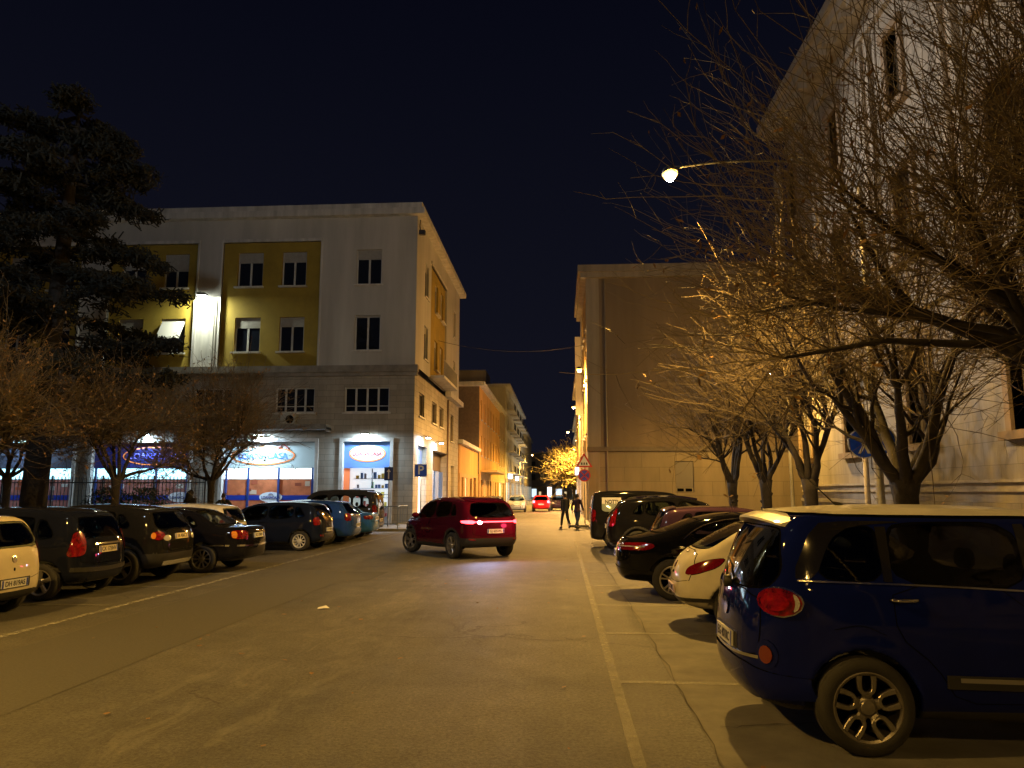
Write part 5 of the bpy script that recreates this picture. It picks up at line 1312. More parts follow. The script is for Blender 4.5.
# ------------------------------------------------------------------ lamps
def street_light_wall(X, Y, z, side, energy, label, col=(1, .52, .13)):
    t = thing('wall_street_lamp', label, 'street lamp', (X, Y, 0), 0, 'wall-mounted street lamps of the far street')
    mb = MB(); mb.tube([(0, 0, z-.5), (-side*.1, 0, z-.1), (-side*.3, 0, z+.14), (-side*.5, 0, z+.12)], .03, 6); mb.build('arm', M_BLACKP, t)
    c = Vector((-side*.5, 0, z)); head_lamp(t, c, energy, col, .5, emi=70, pt=1300)
    return t
def head_lamp(t, c, energy, col, size, emi=60, cone=168, dirv=(0, 0, -1), yaw=0, pt=900):
    mb = MB(); n = 16
    prof = [(.0, .16), (.16, .15), (.27, .08), (.30, .0), (.28, -.01)]
    mb.lathe(prof, n, 'z', 0, tuple(c)); mb.v = [((v[0]-c.x)*.62*size/.5+c.x, (v[1]-c.y)*size/.5+c.y, (v[2]-c.z)*size/.5+c.z) for v in mb.v]
    hd = mb.build('lamp_head', M_BLACKP, t, smooth=True)
    mb = MB(); mb.lathe([(.27, -.01), (.22, -.07), (.12, -.10), (0, -.11)], n, 'z', 0, tuple(c)); mb.v = [((v[0]-c.x)*.62*size/.5+c.x, (v[1]-c.y)*size/.5+c.y, v[2]) for v in mb.v]
    ln_ = mb.build('lamp_lens', emis('lens_amber_glow', (1, .56, .13), 3.2), hd, smooth=True)
    mb = MB(); mb.lathe([(0, -.155), (.09, -.15), (.13, -.12), (.12, -.08), (0, -.075)], n, 'z', 0, tuple(c)); mb.v = [((v[0]-c.x)*.75*size/.5+c.x, (v[1]-c.y)*size/.5+c.y, v[2]) for v in mb.v]
    mb.build('bulb', emis('bulb_sodium_%d' % emi, (1, .80, .45), emi), ln_, smooth=True)
    ld = bpy.data.lights.new('street_lamp_light', 'SPOT'); ld.energy = energy; ld.color = col; ld.spot_size = R(cone); ld.spot_blend = .5; ld.shadow_soft_size = .14
    l2 = bpy.data.lights.new('street_lamp_globe', 'POINT'); l2.energy = pt; l2.color = col; l2.shadow_soft_size = .12
    l3 = link(bpy.data.objects.new('street_lamp_globe', l2), hd); l3.location = c+Vector((0, 0, -.32))
    lo = link(bpy.data.objects.new('street_lamp_light', ld), hd); lo.location = c+Vector((0, 0, -.19)); lo.rotation_euler = Vector(dirv).to_track_quat('-Z', 'Y').to_euler()
def street_light_pole(px, py, lx, ly, lz, energy, label, col=(1, .55, .10), emi=260, cone=176, pt=600, group='tall arm street lamps'):
    t = thing('street_lamp', label, 'street lamp', (px, py, 0), 0, group)
    mb = MB(); mb.lathe([(0, 0), (.16, 0), (.16, .35), (.10, .45), (.085, 2), (.07, lz*.8), (.055, lz-.4)], 14, 'z'); mb.build('pole', mat('pole_grey', (.26, .25, .23), .5, metal=.4, var=.2), t, smooth=True)
    dx, dy = lx-px, ly-py
    pts = [(0, 0, lz-.6), (dx*.08, dy*.08, lz-.2), (dx*.3, dy*.3, lz+.12), (dx*.7, dy*.7, lz+.22), (dx*.97, dy*.97, lz+.14)]
    mb = MB(); mb.tube(catmull(pts, 5), .028, 8); mb.build('arm', M_BLACKP, t, smooth=True)
    head_lamp(t, Vector((dx, dy, lz)), energy, col, .5, emi, cone, pt=pt)
    return t

# ------------------------------------------------------------------ trees
def grow(mb, p, d, ln, r0, r1, seg, rng, wob=.12, up=.0, n=5):
    pts = [Vector(p)]; d = Vector(d).normalized(); rad = [r0]
    for i in range(seg):
        d = (d+Vector((rng.gauss(0, wob), rng.gauss(0, wob), rng.gauss(0, wob)+up))).normalized()
        pts.append(pts[-1]+d*ln/seg); rad.append(r0+(r1-r0)*(i+1)/seg)
    mb.tube(pts, rad, n, cap=False)
    return pts, d
M_BARK = mat('bark', (.028, .022, .017), .9, var=.4, scale=7, bump=.6, bscale=22)
M_TWIG = mat('twig_bark', (.125, .095, .058), .8, var=.35, scale=3)
M_GOLD = mat('golden_leaf', (.30, .24, .07), .7, var=.4, scale=9)
M_LEAF = mat('dry_leaf', (.22, .12, .04), .7, var=.4, scale=9)
def bare_tree(label, X, Y, seed, trunk_h=2.1, trunk_r=.24, nl=6, limb=2.2, shoot=1.7, dens=1.0, group=None, bias=(0, 0, 0), leaves=0, spread=1.0, twr=.0075, z0=0.0, flat=.0, subn=4, rand=.75, lfs=1.0, maxr=99):
    rng = random.Random(seed)
    t = thing('bare_tree', label, 'tree', (X, Y, z0), 0, group)
    mb = MB()
    mb.tube([(0, 0, -.05), (0, 0, .15), (.02, 0, trunk_h*.5), (.0, .02, trunk_h*.85), (0, 0, trunk_h)], [trunk_r*1.5, trunk_r*1.12, trunk_r*.82, trunk_r*.95, trunk_r*1.2], 12)
    for _k in range(7):
        a_ = rng.random()*6.28; h_ = rng.uniform(.3, 1)*trunk_h; mb.tube([(math.cos(a_)*trunk_r*.5, math.sin(a_)*trunk_r*.5, h_), (math.cos(a_)*trunk_r*1.12, math.sin(a_)*trunk_r*1.12, h_+.05)], [trunk_r*.5, trunk_r*.18], 7)
    tips = []
    base = rng.random()*6.28
    lb = MB()
    for i in range(nl):
        a = base+2*PI*i/nl+rng.uniform(-.3, .3)
        el = rng.uniform(.45, .95)-flat
        d = Vector((math.cos(a)*spread, math.sin(a)*spread, math.tan(el)*.9))+Vector(bias)*.5
        pts, dd = grow(lb, (math.cos(a)*trunk_r*.4, math.sin(a)*trunk_r*.4, trunk_h-.12), d, limb*rng.uniform(.8, 1.2), trunk_r*.52, trunk_r*.22, 7, rng, .13, .03, 8)
        for k in range(5):
            j = rng.randint(3, 7); d2 = (dd+Vector((rng.gauss(0, .6), rng.gauss(0, .6), rng.gauss(.2, .35)))+Vector(bias)*.5)
            d2 = d2.normalized(); l2 = limb*rng.uniform(.45, .85)
            if (pts[j]+d2*l2).to_2d().length > maxr*.72: l2 *= .4
            p2, d3 = grow(lb, pts[j], d2, l2, trunk_r*.21, trunk_r*.06, 5, rng, .15, .05, 6)
            tips.append((p2, d3)); 
        tips.append((pts[-3:], dd))
    mb.v += lb.v and []  # trunk separate from limbs
    tr = mb.build('trunk', M_BARK, t, smooth=True); lb.build('branches', M_BARK, t, smooth=True)
    tb = MB(); lf = MB()
    for pts, dd in tips:
        for k in range(int(15*dens)):
            p = pts[rng.randint(max(0, len(pts)-4), len(pts)-1)]
            d = dd*.8+Vector((rng.gauss(0, rand), rng.gauss(0, rand), rng.gauss(.4, rand*.75)))+Vector(bias)
            L = shoot*rng.uniform(.5, 1.25)
            if (p+d.normalized()*L).to_2d().length > maxr: L = max(.25, L*.35)
            q, d2 = grow(tb, p, d, L, twr*1.6, twr*.7, 6, rng, .15, .03, 3)
            for m in range(subn):
                j = rng.randint(1, 6); d3 = d2+Vector((rng.gauss(0, .7), rng.gauss(0, .7), rng.gauss(.1, .5)))
                q2, _ = grow(tb, q[j], d3, rng.uniform(.25, .7), twr*.8, twr*.4, 3, rng, .12, .0, 3)
                if leaves and rng.random() < leaves:
                    for _k in range(rng.randint(1, 3)):
                        c = q2[rng.randint(1, 3)]; s = rng.uniform(.03, .06)*lfs
                        a = Vector((rng.gauss(0, 1), rng.gauss(0, 1), rng.gauss(0, 1))).normalized(); b = a.orthogonal().normalized()
                        lf.add([c, c+a*s+b*s*.5, c+a*s*2, c+a*s-b*s*.5], [(0, 1, 2, 3)])
    tb.build('twigs', M_TWIG, t)
    if lf.v: lf.build('dry_leaves', M_GOLD if lfs > 2 else M_LEAF, t)
    return t

def cedar(X, Y):
    rng = random.Random(5)
    t = thing('cedar_tree', 'tall dark cedar with drooping tiers of foliage in front of the corner block', 'tree', (X, Y, 0))
    mb = MB(); mb.tube([(0, 0, -.1), (0, 0, .4), (.12, 0, 6), (.3, 0, 11), (.4, 0, 14.8)], [.55, .40, .30, .19, .03], 12); mb.build('trunk', M_BARK, t, smooth=True)
    nb = MB(); bb = MB()
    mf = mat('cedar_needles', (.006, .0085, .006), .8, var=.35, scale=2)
    for i in range(46):
        z = 5.0+9.6*(i/46)**.95+rng.uniform(-.15, .15)
        a = i*2.4+rng.uniform(-.3, .3); ln = (4.1-2.3*max(0, (z-7)/9))*rng.uniform(.7, 1.1)
        d = Vector((math.cos(a), math.sin(a), .12))
        x0 = .02*z
        pts, dd = grow(bb, (x0, 0, z), d, ln, .07, .012, 9, rng, .07, -.035, 5)
        for j in range(2, 10):
            for sgn in (-1, 1):
                d2 = (d.cross(Vector((0, 0, 1)))*sgn+d*.6+Vector((0, 0, -.12))).normalized()
                l2 = ln*.30*(1.15-j/10)+.3
                p2, _ = grow(bb, pts[j], d2, l2, .015, .005, 4, rng, .1, -.05, 3)
                for k in range(44):
                    q = p2[rng.randint(0, 3)].lerp(p2[rng.randint(1, 4)], rng.random())+Vector((rng.gauss(0, .10), rng.gauss(0, .10), rng.gauss(-.07, .09)))
                    s = rng.uniform(.07, .16); e = Vector((rng.gauss(0, 1), rng.gauss(0, 1), rng.gauss(-.5, .5))).normalized(); f = e.orthogonal().normalized()*.022
                    nb.add([q-e*s+f, q-e*s-f, q+e*s-f, q+e*s+f], [(0, 1, 2, 3)])
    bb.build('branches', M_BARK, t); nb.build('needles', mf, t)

def shrub(label, X, Y, r, h, seed):
    rng = random.Random(seed); t = thing('shrub', label, 'shrub', (X, Y, 0), 0, 'dark shrubs along the railing')
    nb = MB(); tb = MB()
    for i in range(14):
        a = rng.random()*6.28; grow(tb, (0, 0, 0), (math.cos(a)*.5, math.sin(a)*.5, 1), h*.7, .02, .006, 4, rng, .1)
    for i in range(1500):
        u = rng.random()**.5; a = rng.random()*6.28; z = rng.random(); rr = r*u*(.5+.9*math.sin(PI*min(1, z*.85+.15)))*(1+.25*math.sin(a*3+seed))
        q = Vector((rr*math.cos(a), rr*math.sin(a), h*(.15+.85*z))); s = rng.uniform(.04, .08)
        e = Vector((rng.gauss(0, 1), rng.gauss(0, 1), rng.gauss(0, 1))).normalized(); f = e.orthogonal().normalized()*s*.5
        nb.add([q, q+e*s+f, q+e*s*2, q+e*s-f], [(0, 1, 2, 3)])
    tb.build('stems', M_BARK, t); nb.build('foliage', mat('shrub_leaf', (.03, .05, .03), .6, var=.4, scale=6), t)

# ------------------------------------------------------------------ people
def skin(name, J, E, m, parent, sub_lv=1):
    """J: name->(pos, radius); E: edges; grown with a Skin modifier"""
    names = list(J); idx = {n: i for i, n in enumerate(names)}
    me = bpy.data.meshes.new(name); me.from_pydata([J[n][0] for n in names], [(idx[a], idx[b]) for a, b in E], [])
    o = bpy.data.objects.new(name, me); COL.objects.link(o)
    sk = o.modifiers.new('skin', 'SKIN'); sk.use_smooth_shade = True
    for n in names:
        r = J[n][1]; me.skin_vertices[0].data[idx[n]].radius = (r, r) if not isinstance(r, tuple) else r
    me.skin_vertices[0].data[0].use_root = True
    ss = o.modifiers.new('ss', 'SUBSURF'); ss.levels = sub_lv; ss.render_levels = sub_lv
    dg = bpy.context.evaluated_depsgraph_get(); m2 = bpy.data.meshes.new_from_object(o.evaluated_get(dg)); m2.name = name
    bpy.data.objects.remove(o)
    m2.materials.clear(); m2.materials.append(m)
    for p in m2.polygons: p.use_smooth = True
    return link(bpy.data.objects.new(name, m2), parent)
def person(label, X, Y, rz, coat, legs, hair, stride=.0, h=1.72, hood=False, arms='down', group=None, skirt=False):
    k = h/1.72; t = thing('person', label, 'person', (X, Y, 0 if X < 1 and X > -12 else .12), rz, group); t.scale = (k, k, k)
    ms = mat('skin', (.42, .25, .17), .55, var=.1)
    s = stride     # facing +x locally
    J = {'pel': ((0, 0, .95), .105), 'wai': ((.0, 0, 1.10), .10), 'che': ((.01, 0, 1.30), .125), 'nek0': ((0, 0, 1.44), .06), 'nek': ((.015, 0, 1.50), .05), 'hd': ((.03, 0, 1.60), (.082, .078)), 'hd2': ((.02, 0, 1.68), (.075, .07))}
    E = [('pel', 'wai'), ('wai', 'che'), ('che', 'nek0'), ('nek0', 'nek'), ('nek', 'hd'), ('hd', 'hd2')]
    cj, ce = dict(), []
    lj, le = {'pel': ((0, 0, .95), .125), 'wai': ((0, 0, 1.05), .12)}, [('pel', 'wai')]
    hands = {}
    for sg, nm in ((1, 'L'), (-1, 'R')):
        f = s*sg
        hip = (0, .09*sg, .90); kn = (.22*f+.03, .10*sg, .50); an = (.42*f-(.10 if f < 0 else 0), .10*sg, .09+(.06 if f < 0 else 0)); to = (an[0]+.13, an[1], .03 if f >= 0 else .05)
        for n, p, r in (('hip', hip, .085), ('kn', kn, .058), ('an', an, .038), ('to', to, .035)): J[n+nm] = (p, r)
        E += [('pel', 'hip'+nm), ('hip'+nm, 'kn'+nm), ('kn'+nm, 'an'+nm), ('an'+nm, 'to'+nm)]
        for n, p, r in (('hip', hip, .105), ('kn', kn, .078), ('an', (an[0], an[1], an[2]+.03), .062)): lj[n+nm] = (p, r)
        le += [('pel', 'hip'+nm), ('hip'+nm, 'kn'+nm), ('kn'+nm, 'an'+nm)]
        if arms == 'down': el = (-.15*f-.02, .25*sg, 1.12); wr = (-.24*f+.07, .24*sg, .88)
        elif arms == 'out': el = (.08, .36*sg, 1.20); wr = (.24, .20*sg, 1.10)
        else: el = (.04, .25*sg, 1.14); wr = (.22, .12*sg, 1.08)
        sh = (.0, .185*sg, 1.40)
        for n, p, r in (('sh', sh, .06), ('el', el, .043), ('wr', wr, .028)): J[n+nm] = (p, r)
        E += [('nek0', 'sh'+nm), ('sh'+nm, 'el'+nm), ('el'+nm, 'wr'+nm)]
        hands[nm] = (sh, el, wr)
        d = (Vector(wr)-Vector(el)).normalized(); pc = Vector(wr)+d*.05
        J['pa'+nm] = (tuple(pc), (.030, .018)); E.append(('wr'+nm, 'pa'+nm))
        lat = Vector((1, 0, 0)) if abs(d.x) < .7 else Vector((0, 0, 1))
        lat = (lat-d*lat.dot(d)).normalized()
        for q in range(4):
            b = pc+lat*(.024-.016*q)+d*.03; e = b+d*(.045-.006*abs(q-1))+Vector((0, -.012*sg, 0))
            J['f%d%s' % (q, nm)] = (tuple(b), .0095); J['g%d%s' % (q, nm)] = (tuple(e), .008); E += [('pa'+nm, 'f%d%s' % (q, nm)), ('f%d%s' % (q, nm), 'g%d%s' % (q, nm))]
        th = pc+lat*.038; J['t'+nm] = (tuple(th), .010); J['u'+nm] = (tuple(th+d*.035+lat*.008), .009); E += [('pa'+nm, 't'+nm), ('t'+nm, 'u'+nm)]
    body = skin('body', J, E, ms, t)
    # nose, ears
    mb = MB(); mb.tube([(.105, 0, 1.64), (.128, 0, 1.605), (.108, 0, 1.595)], [.008, .014, .010], 6); mb.build('nose', ms, body, smooth=True)
    for sg in (1, -1):
        mb = MB(); mb.tube([(.02, .078*sg, 1.635), (.015, .09*sg, 1.61), (.02, .08*sg, 1.585)], [.008, .014, .008], 6); mb.build('ear', ms, body, smooth=True)
        mb = MB(); mb.lathe([(0, -.008), (.009, -.004), (.011, 0), (.009, .004), (0, .008)], 8, 'z', 0, (.098, .032*sg, 1.632)); mb.build('eye', M_INK, body, smooth=True)
    mb = MB(); mb.tube([(.100, -.022, 1.562), (.108, 0, 1.56), (.100, .022, 1.562)], .006, 5); mb.build('mouth', mat('lips', (.3, .10, .09), .5), body)
    cj = {'wai': ((0, 0, 1.0), .15), 'hem': ((0, 0, .86 if not skirt else .6), .165 if not skirt else .19), 'che': ((.01, 0, 1.28), .155), 'nek': ((0, 0, 1.455), .078)}
    ce = [('wai', 'hem'), ('wai', 'che'), ('che', 'nek')]
    for nm in 'LR':
        sh, el, wr = hands[nm]
        cj['sh'+nm] = (sh, .078); cj['el'+nm] = (el, .062); cj['wr'+nm] = (tuple(Vector(el).lerp(Vector(wr), .93)), .048)
        ce += [('nek', 'sh'+nm), ('sh'+nm, 'el'+nm), ('el'+nm, 'wr'+nm)]
    skin('jacket', cj, ce, coat, t); skin('trousers', lj, le, legs, t)
    mb = MB(); n = 16; rows = 8; cx = .012
    for i in range(rows+1):
        a = PI*.5*i/rows*1.25
        for q in range(n):
            b = 2*PI*q/n; fr = math.cos(b)
            zz = 1.635+.115*math.cos(a)-(.10 if hood else .04)*max(0, -fr)*math.sin(a)*(i/rows)+(.035*max(0, fr)*(i/rows))
            mb.v.append((cx-.01+(.100+.025*hood)*math.sin(a)*fr, (.092+.03*hood)*math.sin(a)*math.sin(b), zz+(.03*hood)*(1-i/rows)))
    for i in range(rows):
        for q in range(n): a_ = i*n+q; b_ = i*n+(q+1) % n; mb.f.append((a_, b_, b_+n, a_+n)); mb.m.append(0)
    mb.build('hood' if hood else 'hair', coat if hood else hair, t, smooth=True)
    if hood:
        mb = MB(); mb.lathe([(.0, 1.74), (.10, 1.70), (.128, 1.62), (.13, 1.54), (.15, 1.46), (.19, 1.38)], 16, 'z', 0, (-.03, 0, 0)); mb.v = [(v[0]-(.03 if v[0] > .03 else 0)-.02, v[1]*.95, v[2]) for v in mb.v]; mb.build('hood', coat, t, smooth=True)
    for nm in 'LR':
        p = Vector(J['an'+nm][0]); q = Vector(J['to'+nm][0])
        mb = MB(); mb.tube([p+Vector((-.05, 0, -.045)), p+Vector((.0, 0, -.03)), q+Vector((-.02, 0, .0)), q+Vector((.05, 0, -.005))], [.042, .05, .043, .024], 10); mb.build('shoe', M_BLACKP, t, smooth=True)
    return t
# ------------------------------------------------------------------ ground
def asphalt():
    m = bpy.data.materials.new('asphalt'); m.use_nodes = True; nt = m.node_tree; N = nt.nodes; L = nt.links; b = N['Principled BSDF']
    tc = N.new('ShaderNodeTexCoord')
    def noise_(s, d=8, r=.6, vec=None, dist=0):
        n = N.new('ShaderNodeTexNoise'); n.inputs['Scale'].default_value = s; n.inputs['Detail'].default_value = d; n.inputs['Roughness'].default_value = r; n.inputs['Distortion'].default_value = dist
        L.new(vec or tc.outputs['Object'], n.inputs['Vector']); return n.outputs[0]
    def ramp(i, a, b_, c0, c1):
        r = N.new('ShaderNodeValToRGB'); r.color_ramp.elements[0].position = a; r.color_ramp.elements[1].position = b_
        r.color_ramp.elements[0].color = (*c0, 1) if hasattr(c0, '__len__') else (c0, c0, c0, 1); r.color_ramp.elements[1].color = (*c1, 1) if hasattr(c1, '__len__') else (c1, c1, c1, 1)
        L.new(i, r.inputs[0]); return r.outputs[0]
    def mul(a, c, f=1, mode='MULTIPLY'):
        x = N.new('ShaderNodeMix'); x.data_type = 'RGBA'; x.blend_type = mode; x.inputs['Factor'].default_value = f; L.new(a, x.inputs['A']); L.new(c, x.inputs['B']); return x.outputs['Result']
    base = ramp(noise_(.32, 6, .6, dist=.6), .35, .68, (.070, .069, .064), (.118, .112, .100))
    spk = ramp(noise_(30, 4, .85), .36, .70, .45, 1.5)
    mid = ramp(noise_(3.2, 8, .7), .3, .7, .82, 1.14)
    c = mul(mul(base, spk), mid)
    # long streaks along the driving direction
    mp = N.new('ShaderNodeMapping'); mp.inputs['Scale'].default_value = (1.3, .06, 1); L.new(tc.outputs['Object'], mp.inputs[0])
    c = mul(c, ramp(noise_(1.0, 5, .6, mp.outputs[0]), .32, .68, .80, 1.16))
    # worn pale scrapes along the middle
    mp2 = N.new('ShaderNodeMapping'); mp2.inputs['Scale'].default_value = (1.6, .55, 1); mp2.inputs['Rotation'].default_value = (0, 0, .25); L.new(tc.outputs['Object'], mp2.inputs[0])
    sc1 = ramp(noise_(1.9, 12, .78, mp2.outputs[0], .7), .50, .62, 0, 1)
    sx = N.new('ShaderNodeSeparateXYZ'); L.new(tc.outputs['Object'], sx.inputs[0])
    band = N.new('ShaderNodeMapRange'); band.interpolation_type = 'SMOOTHSTEP'; band.inputs['From Min'].default_value = 1.6; band.inputs['From Max'].default_value = .2
    ab = N.new('ShaderNodeMath'); ab.operation = 'ADD'; ab.inputs[1].default_value = 2.9; L.new(sx.outputs['X'], ab.inputs[0])
    a2 = N.new('ShaderNodeMath'); a2.operation = 'ABSOLUTE'; L.new(ab.outputs[0], a2.inputs[0]); L.new(a2.outputs[0], band.inputs['Value'])
    mm = N.new('ShaderNodeMath'); mm.operation = 'MULTIPLY'; L.new(sc1, mm.inputs[0]); L.new(band.outputs[0], mm.inputs[1])
    m3 = N.new('ShaderNodeMath'); m3.operation = 'MULTIPLY'; m3.inputs[1].default_value = .42; L.new(mm.outputs[0], m3.inputs[0])
    x = N.new('ShaderNodeMix'); x.data_type = 'RGBA'; x.inputs['B'].default_value = (.19, .18, .16, 1); L.new(m3.outputs[0], x.inputs['Factor']); L.new(c, x.inputs['A']); c = x.outputs['Result']
    # cracks
    vo = N.new('ShaderNodeTexVoronoi'); vo.feature = 'DISTANCE_TO_EDGE'; vo.inputs['Scale'].default_value = .28
    wv = N.new('ShaderNodeTexNoise'); wv.inputs['Scale'].default_value = 1.2; wv.inputs['Detail'].default_value = 6; L.new(tc.outputs['Object'], wv.inputs['Vector'])
    va = N.new('ShaderNodeVectorMath'); va.operation = 'MULTIPLY_ADD'; va.inputs[1].default_value = (1.6, 1.6, 0); L.new(wv.outputs['Color'], va.inputs[0]); L.new(tc.outputs['Object'], va.inputs[2])
    L.new(va.outputs[0], vo.inputs['Vector'])
    cr = ramp(vo.outputs['Distance'], .0015, .006, .45, 1.0)
    gate = ramp(noise_(.18, 2, .5), .5, .56, 0, 1)
    xx = N.new('ShaderNodeMix'); xx.data_type = 'RGBA'; xx.inputs['A'].default_value = (1, 1, 1, 1); L.new(gate, xx.inputs['Factor']); L.new(cr, xx.inputs['B'])
    c = mul(c, xx.outputs['Result'])
    L.new(c, b.inputs['Base Color'])
    rr = N.new('ShaderNodeMapRange'); rr.inputs['To Min'].default_value = .58; rr.inputs['To Max'].default_value = .85; L.new(noise_(2.1, 6, .6), rr.inputs['Value']); L.new(rr.outputs[0], b.inputs['Roughness'])
    bp = N.new('ShaderNodeBump'); bp.inputs['Strength'].default_value = .9; bp.inputs['Distance'].default_value = .010; L.new(noise_(60, 4, .8), bp.inputs['Height']); L.new(bp.outputs[0], b.inputs['Normal'])
    return m
def worn_paint(name, col, thr=.45, soft=.12):
    m = bpy.data.materials.new(name); m.use_nodes = True; nt = m.node_tree; N = nt.nodes; L = nt.links; b = N['Principled BSDF']; b.inputs['Base Color'].default_value = (*col, 1); b.inputs['Roughness'].default_value = .7
    tc = N.new('ShaderNodeTexCoord'); n = N.new('ShaderNodeTexNoise'); n.inputs['Scale'].default_value = 9; n.inputs['Detail'].default_value = 9; n.inputs['Roughness'].default_value = .75; L.new(tc.outputs['Object'], n.inputs['Vector'])
    r = N.new('ShaderNodeValToRGB'); r.color_ramp.elements[0].position = thr; r.color_ramp.elements[1].position = thr+soft; L.new(n.outputs[0], r.inputs[0])
    tr = N.new('ShaderNodeBsdfTransparent'); mx = N.new('ShaderNodeMixShader'); L.new(r.outputs[0], mx.inputs[0]); L.new(tr.outputs[0], mx.inputs[1]); L.new(b.outputs[0], mx.inputs[2]); L.new(mx.outputs[0], N['Material Output'].inputs[0])
    return m

mb = MB(); mb.add([(-400, -300, 0), (400, -300, 0), (400, 600, 0), (-400, 600, 0)], [(0, 1, 2, 3)])
tag(mb.build('road', asphalt()), kind='structure')
# slightly darker repair sheets of asphalt
def sheet(name, poly, z, m, kind='structure'):
    mb = MB(); mb.add([(x, y, z) for x, y in poly], [tuple(range(len(poly)))]); return tag(mb.build(name, m), kind=kind)
mpatch = mat('asphalt_patch', (.068, .066, .062), .85, var=.25, scale=40, bump=.3, bscale=90)
sheet('road_repair', [(-6.2, 2), (-4.5, 2), (-4.45, 15.2), (-3.9, 15.4), (-3.85, 17), (-6.3, 17.1)], .004, mpatch)
sheet('parking_bay_surface', [(1.02, -8), (5.7, -8), (5.7, 27.5), (1.1, 27.5)], .004, mat('asphalt_bays', (.120, .114, .100), .85, var=.3, scale=2.5, bump=.3, bscale=90))
mw = worn_paint('road_paint_worn', (.34, .33, .30), .42, .16); mw2 = worn_paint('road_paint_faint', (.27, .26, .22), .28, .55)
def strip_line(name, x0, y0, x1, y1, w, m, z=.008):
    d = Vector((x1-x0, y1-y0)).normalized(); n = Vector((-d.y, d.x))*w/2
    sheet(name, [(x0-n.x, y0-n.y), (x1-n.x, y1-n.y), (x1+n.x, y1+n.y), (x0+n.x, y0+n.y)], z, m)
strip_line('edge_line', .49, -6, .52, 27.8, .09, mw2)
strip_line('edge_line', -6.93, -2, -6.9, 33, .12, mw)
for y in (2.6, 5.0, 7.45, 9.93, 12.3, 14.8, 17.2, 19.6): strip_line('bay_line', .55, y, 5.6, y-.12, .10, mw2)
for y in (9.3, 11.7, 14.0, 16.3, 18.8, 21.3, 24.9, 27.5, 30): strip_line('bay_line', -11.9, y, -6.98, y+.1, .09, mw2)
def seam(pts, w, m, nm='tar_seam', seed=1):
    rg = random.Random(seed); path = catmull(pts, 14); q = MB()
    for i, p in enumerate(path):
        t_ = path[min(i+1, len(path)-1)]-path[max(i-1, 0)]; t_ = t_/(np.linalg.norm(t_) or 1); n_ = np.array((-t_[1], t_[0])); ww = w*rg.uniform(.35, 1.2); p = p+n_*rg.gauss(0, .012)
        q.v += [(p[0]-n_[0]*ww/2, p[1]-n_[1]*ww/2, .0085), (p[0]+n_[0]*ww/2, p[1]+n_[1]*ww/2, .0085)]
    for i in range(len(path)-1): q.f.append((2*i, 2*i+1, 2*i+3, 2*i+2)); q.m.append(0)
    tag(q.build(nm, m), kind='structure')
mtar = mat('tar', (.080, .077, .070), .95, spec=.1, var=.3, scale=6)
seam([(1.04, -6), (1.07, 0), (1.05, 5), (1.08, 10), (1.07, 17), (1.10, 27)], .012, mtar)
seam([(-2.4, 9.6), (-1.5, 9.45), (-.9, 9.6), (-.2, 9.4), (.3, 9.5)], .02, mtar, seed=2); seam([(1.2, 6.1), (2.0, 6.25), (2.6, 6.0)], .018, mtar, seed=4)
moil = worn_paint('oil_stain', (.03, .028, .025), .40, .22)
for i_, (ox, oy, orx) in enumerate(((2.6, 8.6, .5), (3.3, 9.1, .3), (2.2, 11.0, .4), (2.8, 16, .5), (-9.2, 16.2, .4), (-8.8, 21.4, .6), (1.7, 4.2, .35), (-8.6, 11.8, .3))):
    sheet('oil_stain', [(ox+orx*math.cos(a)*(1+.25*math.sin(3*a+i_)), oy+orx*.7*math.sin(a)*(1+.2*math.cos(2*a+i_))) for a in np.linspace(0, 2*PI, 25)[:-1]], .0095, moil)
# pavements with kerbs
mpav = block_mat('pavement', (.16, .155, .145), .5, .5, (.08, .078, .07), .1, .01, stain=.3); mk = mat('kerb_stone', (.26, .25, .23), .8, var=.25, scale=4)
def slab(name, x0, x1, y0, y1, h=.12, m=None):
    mb = MB(); mb.box(x0, x1, y0, y1, -.1, h); return tag(mb.build(name, m or mpav), kind='structure')
slab('pavement', 5.95, 11.4, -14, 38); slab('kerb', 5.78, 5.947, -14, 38, .125, mk)
slab('pavement', -38, -12.35, -10, 39.0); slab('kerb', -12.347, -12.2, -10, 34.0, .125, mk)
slab('pavement', -12.347, -6.85, 34.3, 39.0); slab('pavement', -7.64, -6.5, 39.003, 205, .12)
slab('kerb', -12.347, -6.70, 34.15, 34.297, .125, mk); slab('kerb', -6.85, -6.70, 34.3, 39, .125, mk); slab('kerb', -6.497, -6.36, 39.003, 205, .125, mk)
slab('pavement', .55, 26, 38.6, 41.95, .12); slab('pavement', .55, 1.57, 41.953, 110, .12); slab('kerb', .40, .547, 38.6, 110, .125, mk)
sheet('manhole_cover', [(1.9+.3*math.cos(a), 18.9+.3*math.sin(a)) for a in np.linspace(0, 2*PI, 20)[:-1]], .006, mat('iron', (.06, .06, .06), .5, metal=.6))
# litter
mb = MB(); rng = random.Random(3)
mb.add([(-3.72, 11.6, .010), (-3.60, 11.57, .03), (-3.55, 11.68, .012), (-3.63, 11.75, .045), (-3.74, 11.70, .02)], [(0, 1, 3, 4), (1, 2, 3)]); tag(mb.build('paper_scrap', M_WHITE), 'crumpled white paper scrap lying in the middle of the road', 'litter')
mb = MB()
for i in range(130):
    x = rng.uniform(-6.5, 5); y = rng.uniform(3, 26); s = rng.uniform(.012, .04); a = rng.random()*6.3; z = .012
    mb.add([(x+s*math.cos(a+q), y+s*math.sin(a+q), z+rng.uniform(0, .015)) for q in (0, 1.4, 3.1, 4.4)], [(0, 1, 2, 3)])
tag(mb.build('fallen_leaves', M_LEAF), 'tiny dry leaves scattered over the asphalt', 'leaves', kind='stuff')

